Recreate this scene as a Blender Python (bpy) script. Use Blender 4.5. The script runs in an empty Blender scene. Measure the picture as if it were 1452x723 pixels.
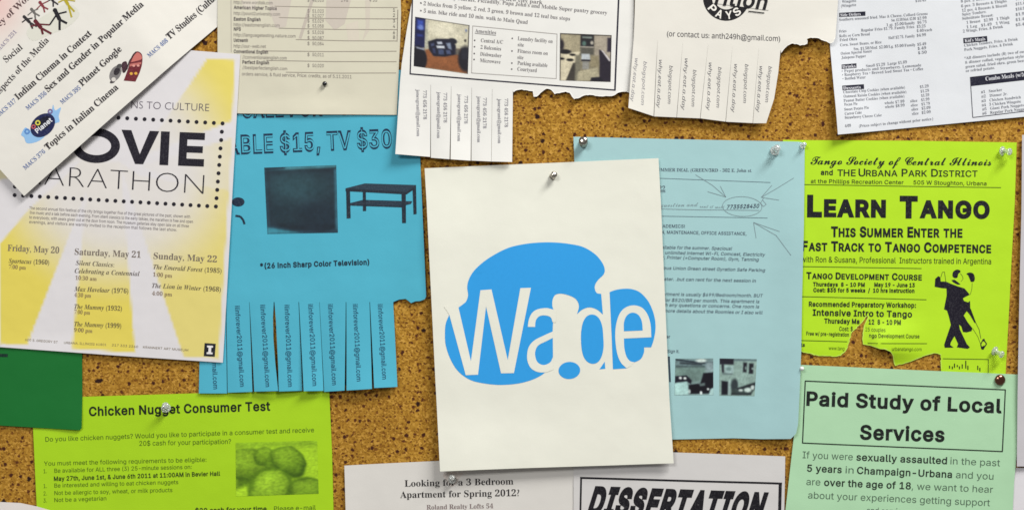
import bpy, bmesh, math, random
import numpy as np
from mathutils import Vector
from mathutils.geometry import tessellate_polygon, delaunay_2d_cdt

# ------------------------------------------------------------------ camera, light, exposure
PX = 0.000665                      # one unit of the board's own millimetre grid, in metres
CX, CY = 726.0, 361.5              # middle of the stretch of board in view
sc = bpy.context.scene
COL = sc.collection
random.seed(7)

cam_d = bpy.data.cameras.new('camera')
cam = bpy.data.objects.new('camera', cam_d)
COL.objects.link(cam)
cam.location = (0, -1.6, 0)
cam.rotation_euler = (math.radians(90), 0, 0)
cam_d.sensor_width = 36
cam_d.lens = 36 * 1.6 / (1452 * PX)
cam_d.clip_start = 0.05
cam_d.clip_end = 100
sc.camera = cam

w = bpy.data.worlds.new('World')
sc.world = w
w.use_nodes = True
w.node_tree.nodes['Background'].inputs['Color'].default_value = (1.0, 0.99, 0.98, 1)
w.node_tree.nodes['Background'].inputs['Strength'].default_value = 0.20

def area(name, loc, target, sx, sy, power, color):
    d = bpy.data.lights.new(name, 'AREA')
    d.shape = 'RECTANGLE'; d.size = sx; d.size_y = sy
    d.energy = power; d.color = color
    o = bpy.data.objects.new(name, d); COL.objects.link(o)
    o.location = loc
    o.rotation_euler = (Vector(target) - Vector(loc)).to_track_quat('-Z', 'Y').to_euler()
    return o
# a fluorescent ceiling fitting above and to the right of the board, and a weaker frontal fill added to even out the light
area('ceiling_lamp', (1.9, -1.9, 3.2), (0.0, 0, 0.0), 2.1, 0.8, 222, (1.0, 0.995, 0.965))
area('front_fill', (-1.4, -3.4, 1.7), (0, 0, 0), 1.4, 0.8, 62, (1.0, 1.0, 0.985))

sc.view_settings.view_transform = 'Standard'
sc.view_settings.look = 'None'
sc.view_settings.exposure = 0.0
sc.view_settings.gamma = 1.0
sc.cycles.pixel_filter_type = 'BLACKMAN_HARRIS'
sc.cycles.filter_width = 1.6     # the soft focus of a compact camera

# ------------------------------------------------------------------ helpers
def lin(c):
    out = []
    for v in c[:3]:
        v /= 255.0
        out.append(v / 12.92 if v <= 0.04045 else ((v + 0.055) / 1.055) ** 2.4)
    return tuple(out)

_mats = {}
def paper_mat(rgb, rough=0.62):
    key = ('p', rgb, rough)
    if key in _mats: return _mats[key]
    m = bpy.data.materials.new('paper'); m.use_nodes = True
    nt = m.node_tree; b = nt.nodes['Principled BSDF']
    tc = nt.nodes.new('ShaderNodeTexCoord')
    n = nt.nodes.new('ShaderNodeTexNoise'); n.inputs['Scale'].default_value = 26; n.inputs['Detail'].default_value = 5
    nt.links.new(tc.outputs['Object'], n.inputs['Vector'])
    mix = nt.nodes.new('ShaderNodeMix'); mix.data_type = 'RGBA'
    c = lin(rgb)
    mix.inputs[6].default_value = (*[v * 0.955 for v in c], 1)
    mix.inputs[7].default_value = (*[min(1, v * 1.035) for v in c], 1)
    nt.links.new(n.outputs['Fac'], mix.inputs[0])
    nt.links.new(mix.outputs[2], b.inputs['Base Color'])
    b.inputs['Roughness'].default_value = rough
    b.inputs['Specular IOR Level'].default_value = 0.25
    n2 = nt.nodes.new('ShaderNodeTexNoise'); n2.inputs['Scale'].default_value = 900; n2.inputs['Detail'].default_value = 3
    n3 = nt.nodes.new('ShaderNodeTexNoise'); n3.inputs['Scale'].default_value = 20; n3.inputs['Detail'].default_value = 2.5
    nt.links.new(tc.outputs['Object'], n2.inputs['Vector']); nt.links.new(tc.outputs['Object'], n3.inputs['Vector'])
    add = nt.nodes.new('ShaderNodeMath'); add.operation = 'MULTIPLY_ADD'; add.inputs[1].default_value = 15.0
    nt.links.new(n3.outputs['Fac'], add.inputs[0]); nt.links.new(n2.outputs['Fac'], add.inputs[2])
    bp = nt.nodes.new('ShaderNodeBump'); bp.inputs['Strength'].default_value = 0.30; bp.inputs['Distance'].default_value = 0.00022
    nt.links.new(add.outputs[0], bp.inputs['Height']); nt.links.new(bp.outputs['Normal'], b.inputs['Normal'])
    _mats[key] = m
    return m

def ink_mat(rgb):
    key = ('i', rgb)
    if key in _mats: return _mats[key]
    m = bpy.data.materials.new('ink'); m.use_nodes = True
    nt = m.node_tree; b = nt.nodes['Principled BSDF']
    n = nt.nodes.new('ShaderNodeTexNoise'); n.inputs['Scale'].default_value = 420; n.inputs['Detail'].default_value = 3
    tc = nt.nodes.new('ShaderNodeTexCoord'); nt.links.new(tc.outputs['Object'], n.inputs['Vector'])
    mix = nt.nodes.new('ShaderNodeMix'); mix.data_type = 'RGBA'
    c = lin(rgb)
    mix.inputs[6].default_value = (*[v * 0.96 for v in c], 1)
    mix.inputs[7].default_value = (*[min(1, v * 1.04) for v in c], 1)
    nt.links.new(n.outputs['Fac'], mix.inputs[0]); out = mix.outputs[2]
    if sum(c) < 0.6:      # toner lies unevenly on copied sheets
        n2 = nt.nodes.new('ShaderNodeTexNoise'); n2.inputs['Scale'].default_value = 800; n2.inputs['Detail'].default_value = 4; nt.links.new(tc.outputs['Object'], n2.inputs['Vector'])
        r = nt.nodes.new('ShaderNodeMapRange'); r.inputs[1].default_value = 0.5; r.inputs[2].default_value = 0.72; r.inputs[3].default_value = 0; r.inputs[4].default_value = 0.28
        nt.links.new(n2.outputs['Fac'], r.inputs[0])
        m2 = nt.nodes.new('ShaderNodeMix'); m2.data_type = 'RGBA'; nt.links.new(r.outputs[0], m2.inputs[0]); nt.links.new(out, m2.inputs[6]); m2.inputs[7].default_value = (*[min(1, v*1.5+.10) for v in c], 1); out = m2.outputs[2]
    nt.links.new(out, b.inputs['Base Color'])
    b.inputs['Roughness'].default_value = 0.6
    b.inputs['Specular IOR Level'].default_value = 0.2
    _mats[key] = m
    return m

def print_mat():
    if 'print' in _mats: return _mats['print']
    m = bpy.data.materials.new('printed_picture'); m.use_nodes = True
    nt = m.node_tree; b = nt.nodes['Principled BSDF']
    a = nt.nodes.new('ShaderNodeVertexColor'); a.layer_name = 'Col'
    nt.links.new(a.outputs['Color'], b.inputs['Base Color'])
    b.inputs['Roughness'].default_value = 0.55; b.inputs['Specular IOR Level'].default_value = 0.25
    n3 = nt.nodes.new('ShaderNodeTexNoise'); n3.inputs['Scale'].default_value = 34; n3.inputs['Detail'].default_value = 2
    tc = nt.nodes.new('ShaderNodeTexCoord'); nt.links.new(tc.outputs['Object'], n3.inputs['Vector'])
    bp = nt.nodes.new('ShaderNodeBump'); bp.inputs['Strength'].default_value = 0.3; bp.inputs['Distance'].default_value = 0.0020
    nt.links.new(n3.outputs['Fac'], bp.inputs['Height']); nt.links.new(bp.outputs['Normal'], b.inputs['Normal'])
    _mats['print'] = m
    return m

def P3(x, y, h):
    """a point of the board: x to the right, y down (grid units), h millimetres out from the cork"""
    return Vector(((x - CX) * PX, -h * 0.001, (CY - y) * PX))

# ---- lettering: plain or mathematical-alphabet letters of the built-in font, turned into outlines
# outlines of a plain grotesque alphabet: character, advance, then its closed contours in 1/300 of the cap height
GROTESQUE = r"""
! 116 40 95 37 300 78 300 75 95/58 -3 47 -1 39 5 33 14 31 24 33 34 39 43 47 49 58 51 68 49 77 43 83 34 85 24 83 14 77 5 68 -1
# 260 143 0 192 300 222 300 173 0/6 83 11 113 236 113 231 83/37 0 87 300 117 300 68 0/24 187 29 217 253 217 248 187
$ 263 119 -44 119 344 144 344 144 -44/132 -5 101 -3 75 5 54 18 38 35 27 56 23 81 62 81 65 65 73 52 84 42 98 35 114 30 132 29 151 31 169 36 183 43 194 54 201 67 204 82 202 95 196 106 186 114 174 121 160 126 144 131 108 141 75 154 51 171 36 192 31 220 34 243 44 264 60 281 81 294 106 301 134 304 162 301 186 293 207 281 222 265 232 245 236 223 199 223 193 243 178 258 158 267 133 270 115 269 99 264 86 257 76 247 70 235 68 221 70 208 77 197 88 188 100 182 113 177 125 173 156 165 169 161 184 155 198 149 212 140 223 129 233 116 239 101 241 82 238 58 228 37 212 20 191 6 164 -2
& 264 116 -4 89 -1 65 7 46 20 32 37 23 56 20 79 22 96 28 112 37 125 50 138 65 151 83 164 127 198 133 202 140 208 145 214 150 221 153 229 154 239 152 252 145 262 133 269 119 272 108 271 99 267 91 262 86 254 82 245 81 235 82 224 86 214 92 204 99 193 109 181 120 168 258 0 215 0 101 137 71 173 60 188 52 203 46 218 44 235 47 254 54 270 65 284 79 294 97 301 118 303 139 301 157 294 171 284 182 271 189 255 191 238 190 225 186 213 180 202 172 192 162 182 151 173 91 128 75 115 65 103 59 91 57 77 59 64 64 52 73 41 84 34 98 29 114 27 131 29 148 35 164 44 178 56 189 71 198 89 204 110 206 132 240 132 239 106 234 85 227 68 219 54 211 44 204 37 196 28 180 14 160 4 138 -2
' 122 46 187 41 300 80 300 76 187
( 161 53 122 54 156 59 191 64 215 70 238 78 260 90 291 104 318 139 318 125 286 113 252 103 218 95 185 91 152 89 122 91 95 95 68 101 39 111 10 119 -11 128 -33 139 -57 104 -57 89 -27 76 2 66 32 58 62 54 92
) 161 22 -57 33 -33 43 -11 51 11 60 40 67 69 71 96 72 122 70 152 66 185 59 218 49 252 36 286 22 318 57 318 71 291 84 260 91 238 97 215 102 191 107 155 109 122 107 92 103 62 95 31 85 1 72 -28 57 -57
* 267 119 131 121 195 67 161 53 186 110 215 53 245 67 271 121 236 119 300 148 300 145 236 199 271 213 245 157 215 213 186 199 161 145 195 148 131
+ 267 117 20 117 214 150 214 150 20/36 101 36 133 231 133 231 101
, 111 22 -70 40 42 81 42 50 -70
- 267 199 144 199 111 67 111 67 144
. 111 56 -3 46 -1 37 5 31 14 29 24 31 35 37 43 46 49 56 51 67 49 75 43 81 35 83 24 81 14 75 5 67 -1
/ 147 139 314 42 -45 8 -45 105 314
0 267 134 -4 103 1 77 14 56 36 41 67 34 91 30 119 28 150 30 181 34 208 41 233 56 263 77 286 103 299 134 304 164 299 190 286 211 263 227 233 233 208 238 181 239 150 238 119 233 91 227 67 211 36 191 14 165 1/134 29 154 33 171 43 185 61 195 85 201 115 203 150 201 185 195 215 185 239 171 257 154 267 134 271 113 267 96 257 83 239 73 215 66 185 64 150 66 115 73 85 83 61 96 43 113 33
1 267 45 0 45 32 231 32 231 0/163 300 163 0 125 0 125 264 123 264 51 211 51 252 117 300
2 267 38 0 38 28 138 135 154 152 166 167 176 180 183 193 187 205 189 219 187 234 181 247 173 257 161 265 147 269 132 271 116 269 102 264 90 255 82 244 77 230 75 213 39 213 42 239 51 261 65 279 84 293 107 301 133 304 158 301 180 293 199 280 213 263 222 242 225 220 223 203 219 187 211 171 198 153 181 131 157 106 90 36 90 33 230 33 230 0
3 267 128 -4 102 -2 78 6 58 18 41 34 30 54 26 78 64 78 68 63 75 51 85 42 97 35 112 31 129 29 146 31 162 36 175 44 186 55 192 69 194 85 192 101 186 116 176 128 162 138 143 144 119 146 92 146 92 176 170 264 170 267 41 267 41 300 220 300 220 272 125 164 125 170 156 170 182 163 203 149 219 131 228 110 232 85 228 61 218 39 203 21 182 7 157 -1
4 267 23 62 23 93 146 300 183 300 64 98 64 96 244 96 244 62/166 0 166 71 166 86 166 187 202 187 202 0
5 267 130 -4 105 -1 83 7 64 19 49 35 39 55 35 77 72 77 75 64 81 52 91 43 102 36 116 31 130 29 148 32 163 38 176 48 185 62 191 78 193 96 191 114 185 130 175 144 162 155 146 161 128 163 113 162 99 158 86 152 76 145 40 149 57 300 216 300 216 267 89 267 79 178 80 178 91 186 105 192 120 195 135 197 155 195 173 189 190 180 203 168 215 153 223 136 229 117 231 96 227 69 218 45 202 24 182 9 158 -1
6 267 133 -4 107 -1 84 9 65 24 50 44 41 68 37 95 40 118 47 141 60 168 81 201 149 300 190 300 89 154 86 154 91 162 97 170 106 176 115 181 126 184 139 185 164 182 186 174 204 160 218 141 226 119 229 93 226 66 217 43 202 23 183 8 160 -1/133 29 150 31 164 37 176 47 185 60 191 75 193 93 191 110 185 126 176 139 164 148 150 154 133 156 117 154 102 148 90 139 81 126 76 111 74 93 76 76 81 60 90 47 102 37 117 31
7 267 57 0 191 264 191 267 37 267 37 300 230 300 230 265 97 0
8 267 133 -4 105 -1 80 7 59 20 44 36 34 57 31 80 33 98 38 115 48 130 60 142 74 151 90 156 90 157 70 166 55 182 45 202 41 224 44 246 53 265 67 281 86 294 108 301 133 304 158 301 181 294 199 281 213 265 222 246 225 224 222 202 212 182 197 166 177 157 177 156 193 151 207 142 219 130 228 115 234 98 236 80 233 57 223 36 208 20 187 7 162 -1/133 29 152 31 168 36 181 43 190 54 197 67 199 82 196 97 190 111 180 123 167 131 151 137 133 139 116 137 100 131 87 123 77 111 70 97 68 82 70 67 76 54 86 43 99 36 115 31/133 171 148 172 162 177 173 185 181 195 186 207 188 221 187 236 181 248 173 258 162 265 149 270 133 271 118 270 105 265 94 258 85 248 80 236 78 221 80 207 85 195 94 185 105 177 118 172
9 267 133 304 160 301 183 291 202 276 217 256 226 232 229 205 227 182 220 159 207 132 186 99 118 0 77 0 178 146 181 146 176 138 170 130 161 124 151 119 140 116 128 115 103 118 81 126 63 140 49 159 40 181 37 207 41 234 50 257 65 277 84 292 107 301/133 271 117 269 103 263 91 253 82 240 76 225 74 207 76 190 82 174 91 161 103 152 117 146 133 144 150 146 164 152 176 161 185 174 191 189 193 207 191 224 185 240 176 253 164 263 150 269
: 111 56 -3 46 -1 37 5 31 14 29 24 31 35 37 43 46 49 56 51 67 49 75 43 81 35 83 24 81 14 75 5 67 -1/56 160 46 162 37 168 31 176 29 186 31 197 37 206 46 211 56 213 67 211 75 206 81 197 83 186 81 176 75 168 67 162
? 211 78 89 78 94 79 118 83 135 90 149 99 159 110 167 123 176 135 185 145 197 152 211 154 226 153 239 148 251 140 260 130 267 118 271 105 272 92 271 81 267 71 260 62 251 57 238 54 223 16 223 20 247 29 267 43 283 61 294 81 302 105 304 129 302 150 294 167 282 180 266 188 247 191 225 188 203 180 184 167 167 150 154 138 146 129 139 122 131 118 121 115 109 114 93 114 89/97 -3 86 -1 78 5 72 14 70 24 72 34 78 43 86 49 97 51 107 49 116 43 121 34 123 24 121 14 116 5 107 -1
@ 399 210 -80 181 -78 155 -74 131 -67 99 -52 72 -31 51 -5 36 27 29 51 25 77 24 106 25 133 29 159 36 183 52 214 72 241 99 262 130 277 153 284 178 289 206 290 232 288 256 284 279 277 308 261 332 240 350 216 364 188 372 158 375 127 374 105 372 84 368 63 362 45 354 29 341 17 325 9 305 6 293 7 281 10 270 14 260 21 253 30 249 40 248 40 241 28 229 17 213 10 192 7 168 11 148 21 132 37 120 57 113 81 111 108 114 133 122 156 135 175 152 190 172 199 194 202 212 201 227 195 238 188 245 180 247 180 247 198 279 198 279 65 281 54 286 44 294 37 305 35 318 37 328 45 335 57 339 75 342 98 343 127 341 153 334 177 323 200 308 220 289 237 265 250 237 258 205 261 172 258 143 250 118 237 97 219 80 197 68 170 60 139 58 105 60 70 68 39 80 12 97 -10 119 -27 145 -40 176 -48 211 -50 227 -50 243 -47 257 -44 270 -41 289 -35 297 -63 287 -67 274 -71 259 -74 242 -77 226 -79/194 38 212 40 226 46 236 56 243 70 247 87 249 109 247 130 243 147 235 158 225 166 211 171 195 172 180 170 167 163 156 154 149 141 144 126 143 109 144 91 148 74 155 59 164 48 178 41
A 283 10 0 119 300 163 300 273 0 233 0 169 178 163 197 156 219 147 247 137 282 145 282 134 247 126 219 118 196 112 178 50 0/65 84 65 117 218 117 218 84
B 269 35 0 35 300 142 300 171 297 194 289 212 277 225 261 232 242 235 220 233 203 228 189 220 177 210 169 198 162 186 157 186 155 200 152 214 145 227 134 237 120 244 102 246 80 244 59 236 39 223 23 203 11 178 3 145 0/73 34 144 34 174 37 194 47 206 62 210 81 208 95 202 108 193 120 180 129 165 134 146 136 73 136/73 168 140 168 156 170 170 175 182 182 191 192 196 205 198 219 195 238 184 253 167 263 142 266 73 266
C 301 158 -4 133 -2 110 4 89 15 70 29 54 47 41 68 31 92 26 120 24 150 26 180 31 207 41 232 54 253 70 271 89 285 110 296 133 302 158 304 180 302 201 297 220 289 237 278 252 264 264 247 273 227 279 205 241 205 236 220 230 233 221 244 211 253 199 260 186 265 172 268 158 269 132 265 108 255 89 238 74 215 64 185 61 150 64 115 74 85 89 62 108 45 132 35 158 31 172 32 186 35 199 40 211 48 221 57 230 67 236 80 241 95 279 95 273 73 264 53 252 37 237 22 220 11 201 3 180 -2
D 296 129 0 57 0 57 34 127 34 160 37 187 48 209 65 223 88 232 117 235 151 232 184 224 213 209 236 188 252 162 263 130 266 55 266 55 300 133 300 161 298 186 292 208 282 235 260 256 231 265 207 270 180 272 151 270 121 265 94 256 70 243 49 226 32 207 18 184 8 158 2/73 300 73 0 35 0 35 300
E 247 35 0 35 300 220 300 220 266 73 266 73 169 210 169 210 135 73 135 73 34 221 34 221 0
F 242 35 0 35 300 218 300 218 266 73 266 73 164 204 164 204 130 73 130 73 0
G 307 158 -4 133 -2 109 4 88 15 69 29 54 47 41 68 31 93 26 120 24 150 26 180 31 207 41 232 54 253 69 271 88 285 109 296 132 302 156 304 179 302 201 297 220 288 238 277 253 262 265 246 274 227 280 206 241 206 235 219 228 232 220 243 210 252 199 259 186 264 172 268 156 269 131 265 108 255 89 238 74 215 64 185 61 150 64 115 74 85 89 62 109 45 132 35 158 31 182 34 203 42 221 55 234 73 242 94 245 119 256 117 167 117 167 151 282 151 282 118 278 83 266 54 247 29 222 11 192 0
H 305 35 0 35 300 73 300 73 170 231 170 231 300 269 300 269 0 231 0 231 137 73 137 73 0
I 177 18 0 18 34 70 34 70 266 18 266 18 300 159 300 159 266 108 266 108 34 159 34 159 0
J 234 109 -4 73 2 44 19 31 37 22 59 20 86 20 102 58 102 58 86 61 61 72 44 88 33 109 29 130 33 146 44 157 61 160 86 160 300 198 300 198 86 196 59 187 37 173 19 145 2
K 275 62 86 62 127 72 141 82 154 92 167 103 179 114 191 125 203 214 300 264 300 136 163 134 163/35 0 35 300 73 300 73 197 73 133 73 114 73 0/219 0 111 153 134 182 265 0
L 232 35 0 35 300 73 300 73 34 213 34 213 0
M 370 35 0 35 300 89 300 163 110 169 94 176 72 184 49 190 29 181 29 187 49 195 71 202 93 208 110 281 300 335 300 335 0 297 0 297 172 297 193 298 217 298 244 299 270 302 270 298 256 293 241 284 214 276 190 269 172 202 0 169 0 100 172 94 189 85 213 76 240 66 270 70 270 71 245 71 219 72 194 72 172 72 0
N 309 35 0 35 300 80 300 202 108 208 99 214 89 221 77 229 63 236 48 244 32 239 32 237 48 236 64 236 79 235 93 235 115 235 300 273 300 273 0 228 0 119 171 105 195 96 209 87 225 63 267 70 268 72 226 73 193 74 172 74 0
O 314 157 -4 133 -2 110 4 89 15 70 29 54 47 41 68 31 92 26 120 24 150 26 180 31 207 41 232 54 253 70 271 89 285 110 296 133 302 157 304 182 302 205 296 226 285 245 271 261 253 274 232 283 207 289 180 291 150 289 120 283 92 274 68 261 47 245 29 226 15 205 4 182 -2/157 31 183 35 206 45 226 62 241 85 250 114 254 150 250 185 241 215 226 238 206 255 183 265 157 269 132 265 109 255 89 238 74 215 64 185 61 150 64 114 74 85 89 62 109 45 132 35
P 262 35 0 35 300 139 300 170 297 196 287 216 273 230 253 238 231 241 205 238 179 230 157 216 137 196 122 170 113 139 110 64 110 64 143 137 143 158 145 175 151 188 161 196 173 201 188 203 205 201 222 196 237 188 249 175 259 158 265 137 267 73 267 73 0
Q 314 145 94 184 94 218 50 226 38 276 -28 236 -28 204 16 195 27/157 -4 133 -2 110 4 89 15 70 29 54 47 41 68 31 92 26 120 24 150 26 180 31 207 41 232 54 253 70 271 89 285 110 296 133 302 157 304 182 302 205 296 226 285 245 271 261 253 274 232 283 207 289 180 291 150 289 120 283 92 274 68 261 47 245 29 226 15 205 4 182 -2/157 31 183 35 206 45 226 62 241 85 250 114 254 150 250 185 241 215 226 238 206 255 183 265 157 269 132 265 109 255 89 238 74 215 64 185 61 150 64 114 74 85 89 62 109 45 132 35
R 265 35 0 35 300 139 300 171 297 196 288 216 274 230 255 239 233 241 208 239 182 230 160 216 142 196 128 171 119 139 117 57 117 57 150 138 150 159 152 176 157 188 166 197 177 202 191 204 208 202 224 197 239 188 250 175 259 159 265 137 267 73 267 73 0/208 0 136 135 179 135 252 0
S 263 132 -5 101 -3 75 5 54 18 38 35 27 56 23 81 62 81 65 65 73 52 84 42 98 35 114 30 132 29 151 31 169 36 183 43 194 54 201 67 204 82 202 95 196 106 186 114 174 121 160 126 144 131 108 141 75 154 51 171 36 192 31 220 34 243 44 264 60 281 81 294 106 301 134 304 162 301 186 293 207 281 222 265 232 245 236 223 199 223 193 243 178 258 158 267 133 270 115 269 99 264 86 257 76 247 70 235 68 221 70 208 77 197 88 188 100 182 113 177 125 173 156 165 169 161 184 155 198 149 212 140 223 129 233 116 239 101 241 82 238 58 228 37 212 20 191 6 164 -2
T 265 19 266 19 300 246 300 246 266 151 266 151 0 114 0 114 266
U 305 153 -5 119 -1 91 9 67 26 50 47 39 73 35 102 35 300 73 300 73 105 76 85 83 67 95 52 110 40 130 33 153 30 176 33 195 40 211 52 222 67 229 85 232 105 232 300 270 300 270 102 266 73 255 47 238 26 214 9 186 -1
V 283 120 0 10 300 50 300 113 122 119 104 127 81 136 53 146 18 138 18 149 53 157 81 165 104 171 122 233 300 273 300 164 0
W 405 91 0 10 300 49 300 96 116 100 101 103 86 110 55 113 39 116 23 112 23 115 39 118 55 121 71 125 86 132 116 181 300 224 300 272 116 276 101 280 86 287 55 290 39 293 23 288 23 291 39 294 55 297 71 301 86 308 116 356 300 395 300 313 0 269 0 217 190 212 210 207 231 203 254 198 280 206 280 202 255 198 233 193 212 187 190 136 0
X 280 11 0 128 168 128 139 17 300 61 300 105 236 113 224 120 213 126 203 132 194 137 184 144 172 137 172 149 194 154 203 160 213 176 236 220 300 263 300 153 141 153 169 269 0 225 0 172 76 158 97 153 106 147 115 142 125 136 136 144 136 138 125 133 116 127 107 122 98 107 76 54 0
Y 278 120 0 120 123 10 300 54 300 113 203 123 187 131 172 139 156 147 136 132 136 140 156 148 173 156 188 165 203 225 300 268 300 158 123 158 0
Z 259 25 0 25 27 161 227 171 240 181 254 191 267 201 280 205 268 187 267 168 267 150 266 131 266 24 266 24 300 234 300 234 272 99 76 89 62 79 48 57 20 53 32 71 33 90 33 108 34 126 34 236 34 236 0
a 230 94 -5 74 -3 56 3 40 13 28 26 20 43 18 64 20 81 25 95 34 106 46 114 59 120 74 124 89 127 105 130 138 134 149 136 156 139 161 143 162 150 162 151 161 164 157 175 151 184 141 190 130 194 115 195 101 194 88 190 78 184 69 177 63 170 59 161 24 172 34 190 46 204 61 214 78 221 96 225 114 227 127 226 141 224 155 219 169 213 180 203 190 189 196 171 199 148 199 0 163 0 163 31 161 31 156 23 149 14 139 7 127 1 112 -4/100 27 119 29 134 35 147 44 155 55 161 68 162 81 162 112 159 109 153 107 145 105 136 104 118 101 103 99 91 97 79 94 69 89 61 82 56 73 54 62 56 51 60 43 67 36 77 31 88 28
b 250 135 -5 117 -3 102 2 90 10 81 18 75 27 70 35 66 35 66 0 31 0 31 300 67 300 67 188 70 188 75 195 81 204 90 212 101 220 116 225 135 227 161 223 185 213 204 196 218 173 227 144 230 111 227 78 218 50 204 27 185 9 162 -1/130 28 149 30 165 39 177 52 186 69 192 89 193 112 192 134 186 154 177 171 165 184 149 192 130 194 111 192 95 184 83 172 74 155 68 135 66 112 68 88 74 68 83 51 95 38 111 30
c 233 122 -5 94 -1 69 10 48 27 33 50 23 78 20 111 23 143 33 172 48 195 69 212 94 223 122 227 138 226 153 222 167 217 180 210 191 201 200 190 208 177 213 163 179 154 176 163 171 171 166 177 159 183 151 188 143 192 133 194 122 194 102 192 86 183 73 169 64 152 59 132 57 111 59 89 64 69 73 52 86 39 102 30 122 27 133 28 143 30 152 34 160 39 166 45 172 52 176 60 179 69 214 60 209 46 201 33 192 22 181 13 168 5 154 0 138 -4
d 250 115 -5 89 -1 66 9 47 27 32 50 23 78 20 111 23 144 32 173 47 196 66 213 89 223 115 227 134 225 149 220 161 212 169 204 176 195 181 188 183 188 183 300 219 300 219 0 184 0 184 35 181 35 176 27 169 18 160 10 149 2 134 -3/121 28 139 30 155 38 168 51 177 68 182 88 184 112 182 135 177 155 168 172 155 184 140 192 121 194 101 192 85 184 73 171 64 154 59 134 57 112 59 89 64 69 73 52 86 39 101 30
e 238 125 -5 95 -1 69 10 48 27 33 50 23 78 20 110 23 143 33 171 48 194 68 212 93 223 121 227 139 225 157 221 173 213 188 201 201 186 211 166 217 143 219 114 219 100 44 100 44 130 199 130 183 119 181 140 176 158 167 174 155 185 140 192 121 195 102 192 86 185 74 173 64 159 58 142 57 124 57 105 59 82 65 63 75 47 89 36 106 29 125 27 138 28 150 31 160 36 168 43 175 52 180 62 215 54 208 37 198 23 184 11 167 3 147 -3
f 150 134 224 134 193 4 193 4 224/48 0 48 254 50 272 56 287 67 298 80 306 95 311 111 312 122 312 131 311 138 309 143 307 134 276 127 278 121 279 115 279 101 277 91 271 85 261 84 247 84 0
g 251 122 -89 99 -87 79 -82 62 -75 49 -65 38 -53 30 -41 60 -24 65 -31 72 -39 80 -46 91 -52 105 -56 122 -57 147 -54 166 -44 179 -28 184 -3 184 40 181 40 176 33 169 24 160 16 149 9 134 4 115 3 89 6 66 16 47 32 33 53 23 80 20 113 23 145 32 173 47 196 66 213 89 223 116 227 135 225 149 220 161 212 170 204 177 195 181 188 185 188 185 224 220 224 220 -5 216 -32 207 -53 191 -69 171 -80 148 -87/121 35 140 37 155 44 168 56 177 71 182 91 184 114 182 136 177 156 168 172 156 184 140 192 121 194 102 192 86 184 73 171 64 155 59 135 57 114 59 91 64 72 73 57 86 45 102 37
h 242 67 134 67 0 31 0 31 300 67 300 67 170 60 170 73 196 90 214 110 223 134 227 155 224 174 217 189 206 201 189 208 168 211 142 211 0 175 0 175 139 171 162 161 179 145 190 124 194 109 192 95 187 83 179 74 167 69 152
i 98 31 0 31 224 67 224 67 0/49 261 40 263 32 268 26 276 24 285 26 294 32 302 40 307 49 309 59 307 67 302 73 294 74 285 73 276 67 268 59 263
j 98 31 224 67 224 67 -18 65 -37 60 -53 51 -66 38 -76 22 -82 2 -84 -6 -84 -6 -51 1 -51 15 -49 24 -42 29 -32 31 -17/49 261 40 263 32 268 26 276 24 285 26 294 32 302 40 307 49 309 59 307 67 302 72 294 74 285 72 276 67 268 59 263
k 224 65 81 65 125 71 125 168 224 212 224 109 118 104 118/31 0 31 300 67 300 67 0/173 0 87 110 113 135 219 0
l 112 82 -1 60 2 44 12 34 28 31 50 31 300 67 300 67 58 68 45 71 37 77 32 86 31 95 31 100 32 107 2 95 -1 89 -1
m 360 31 0 31 224 66 224 66 174 63 174 69 191 78 204 89 214 101 222 115 226 129 228 152 224 169 213 182 195 189 174 184 174 190 189 199 202 211 213 224 221 240 226 258 228 276 226 293 219 308 209 319 194 326 174 328 150 328 0 292 0 292 150 289 170 279 184 264 192 247 195 233 193 221 189 211 181 204 171 199 159 198 146 198 0 162 0 162 153 159 170 149 183 135 192 118 195 105 193 93 189 82 181 74 171 69 157 67 140 67 0
n 242 67 134 67 0 31 0 31 224 66 224 66 170 60 170 73 196 90 214 110 223 134 227 155 224 174 217 189 206 201 189 208 168 211 142 211 0 175 0 175 139 171 162 161 179 145 190 124 194 109 192 95 187 83 179 74 167 69 152
o 245 122 -5 94 -1 69 10 48 27 33 50 23 78 20 111 23 143 33 172 48 195 69 212 94 223 122 227 151 223 176 212 197 195 212 172 222 143 225 111 222 78 212 50 197 27 176 10 151 -1/122 27 143 30 159 39 172 52 181 69 186 89 188 111 186 132 181 152 172 169 159 183 143 192 122 194 102 192 86 183 73 169 64 152 59 132 57 111 59 89 64 69 73 52 86 39 102 30
p 250 31 -84 31 224 66 224 66 188 70 188 74 195 81 204 90 212 101 220 116 225 135 227 161 223 185 213 204 196 218 173 227 144 230 111 227 78 218 50 204 27 185 9 162 -1 135 -5 117 -3 102 2 90 10 81 18 75 27 70 35 67 35 67 -84/130 28 149 30 165 39 177 52 186 69 192 89 193 112 192 134 186 154 177 171 165 184 149 192 130 194 111 192 95 184 83 172 74 155 68 135 66 112 68 88 74 68 83 51 95 38 111 30
q 250 219 -84 183 -84 183 35 181 35 176 27 169 18 160 10 149 2 134 -3 115 -5 89 -1 66 9 47 27 32 50 23 78 20 111 23 144 32 173 47 196 66 213 89 223 115 227 134 225 149 220 161 212 169 204 176 195 181 188 184 188 184 224 219 224/121 28 139 30 155 38 168 51 177 68 182 88 184 112 182 135 177 155 168 172 155 184 140 192 121 194 101 192 85 184 73 171 64 154 59 134 57 112 59 89 64 69 73 52 86 39 101 30
r 153 31 0 31 224 66 224 66 189 68 189 77 205 90 217 107 224 126 227 135 227 144 226 144 190 136 191 129 192 122 192 107 190 94 186 83 178 74 167 69 154 67 140 67 0
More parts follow.
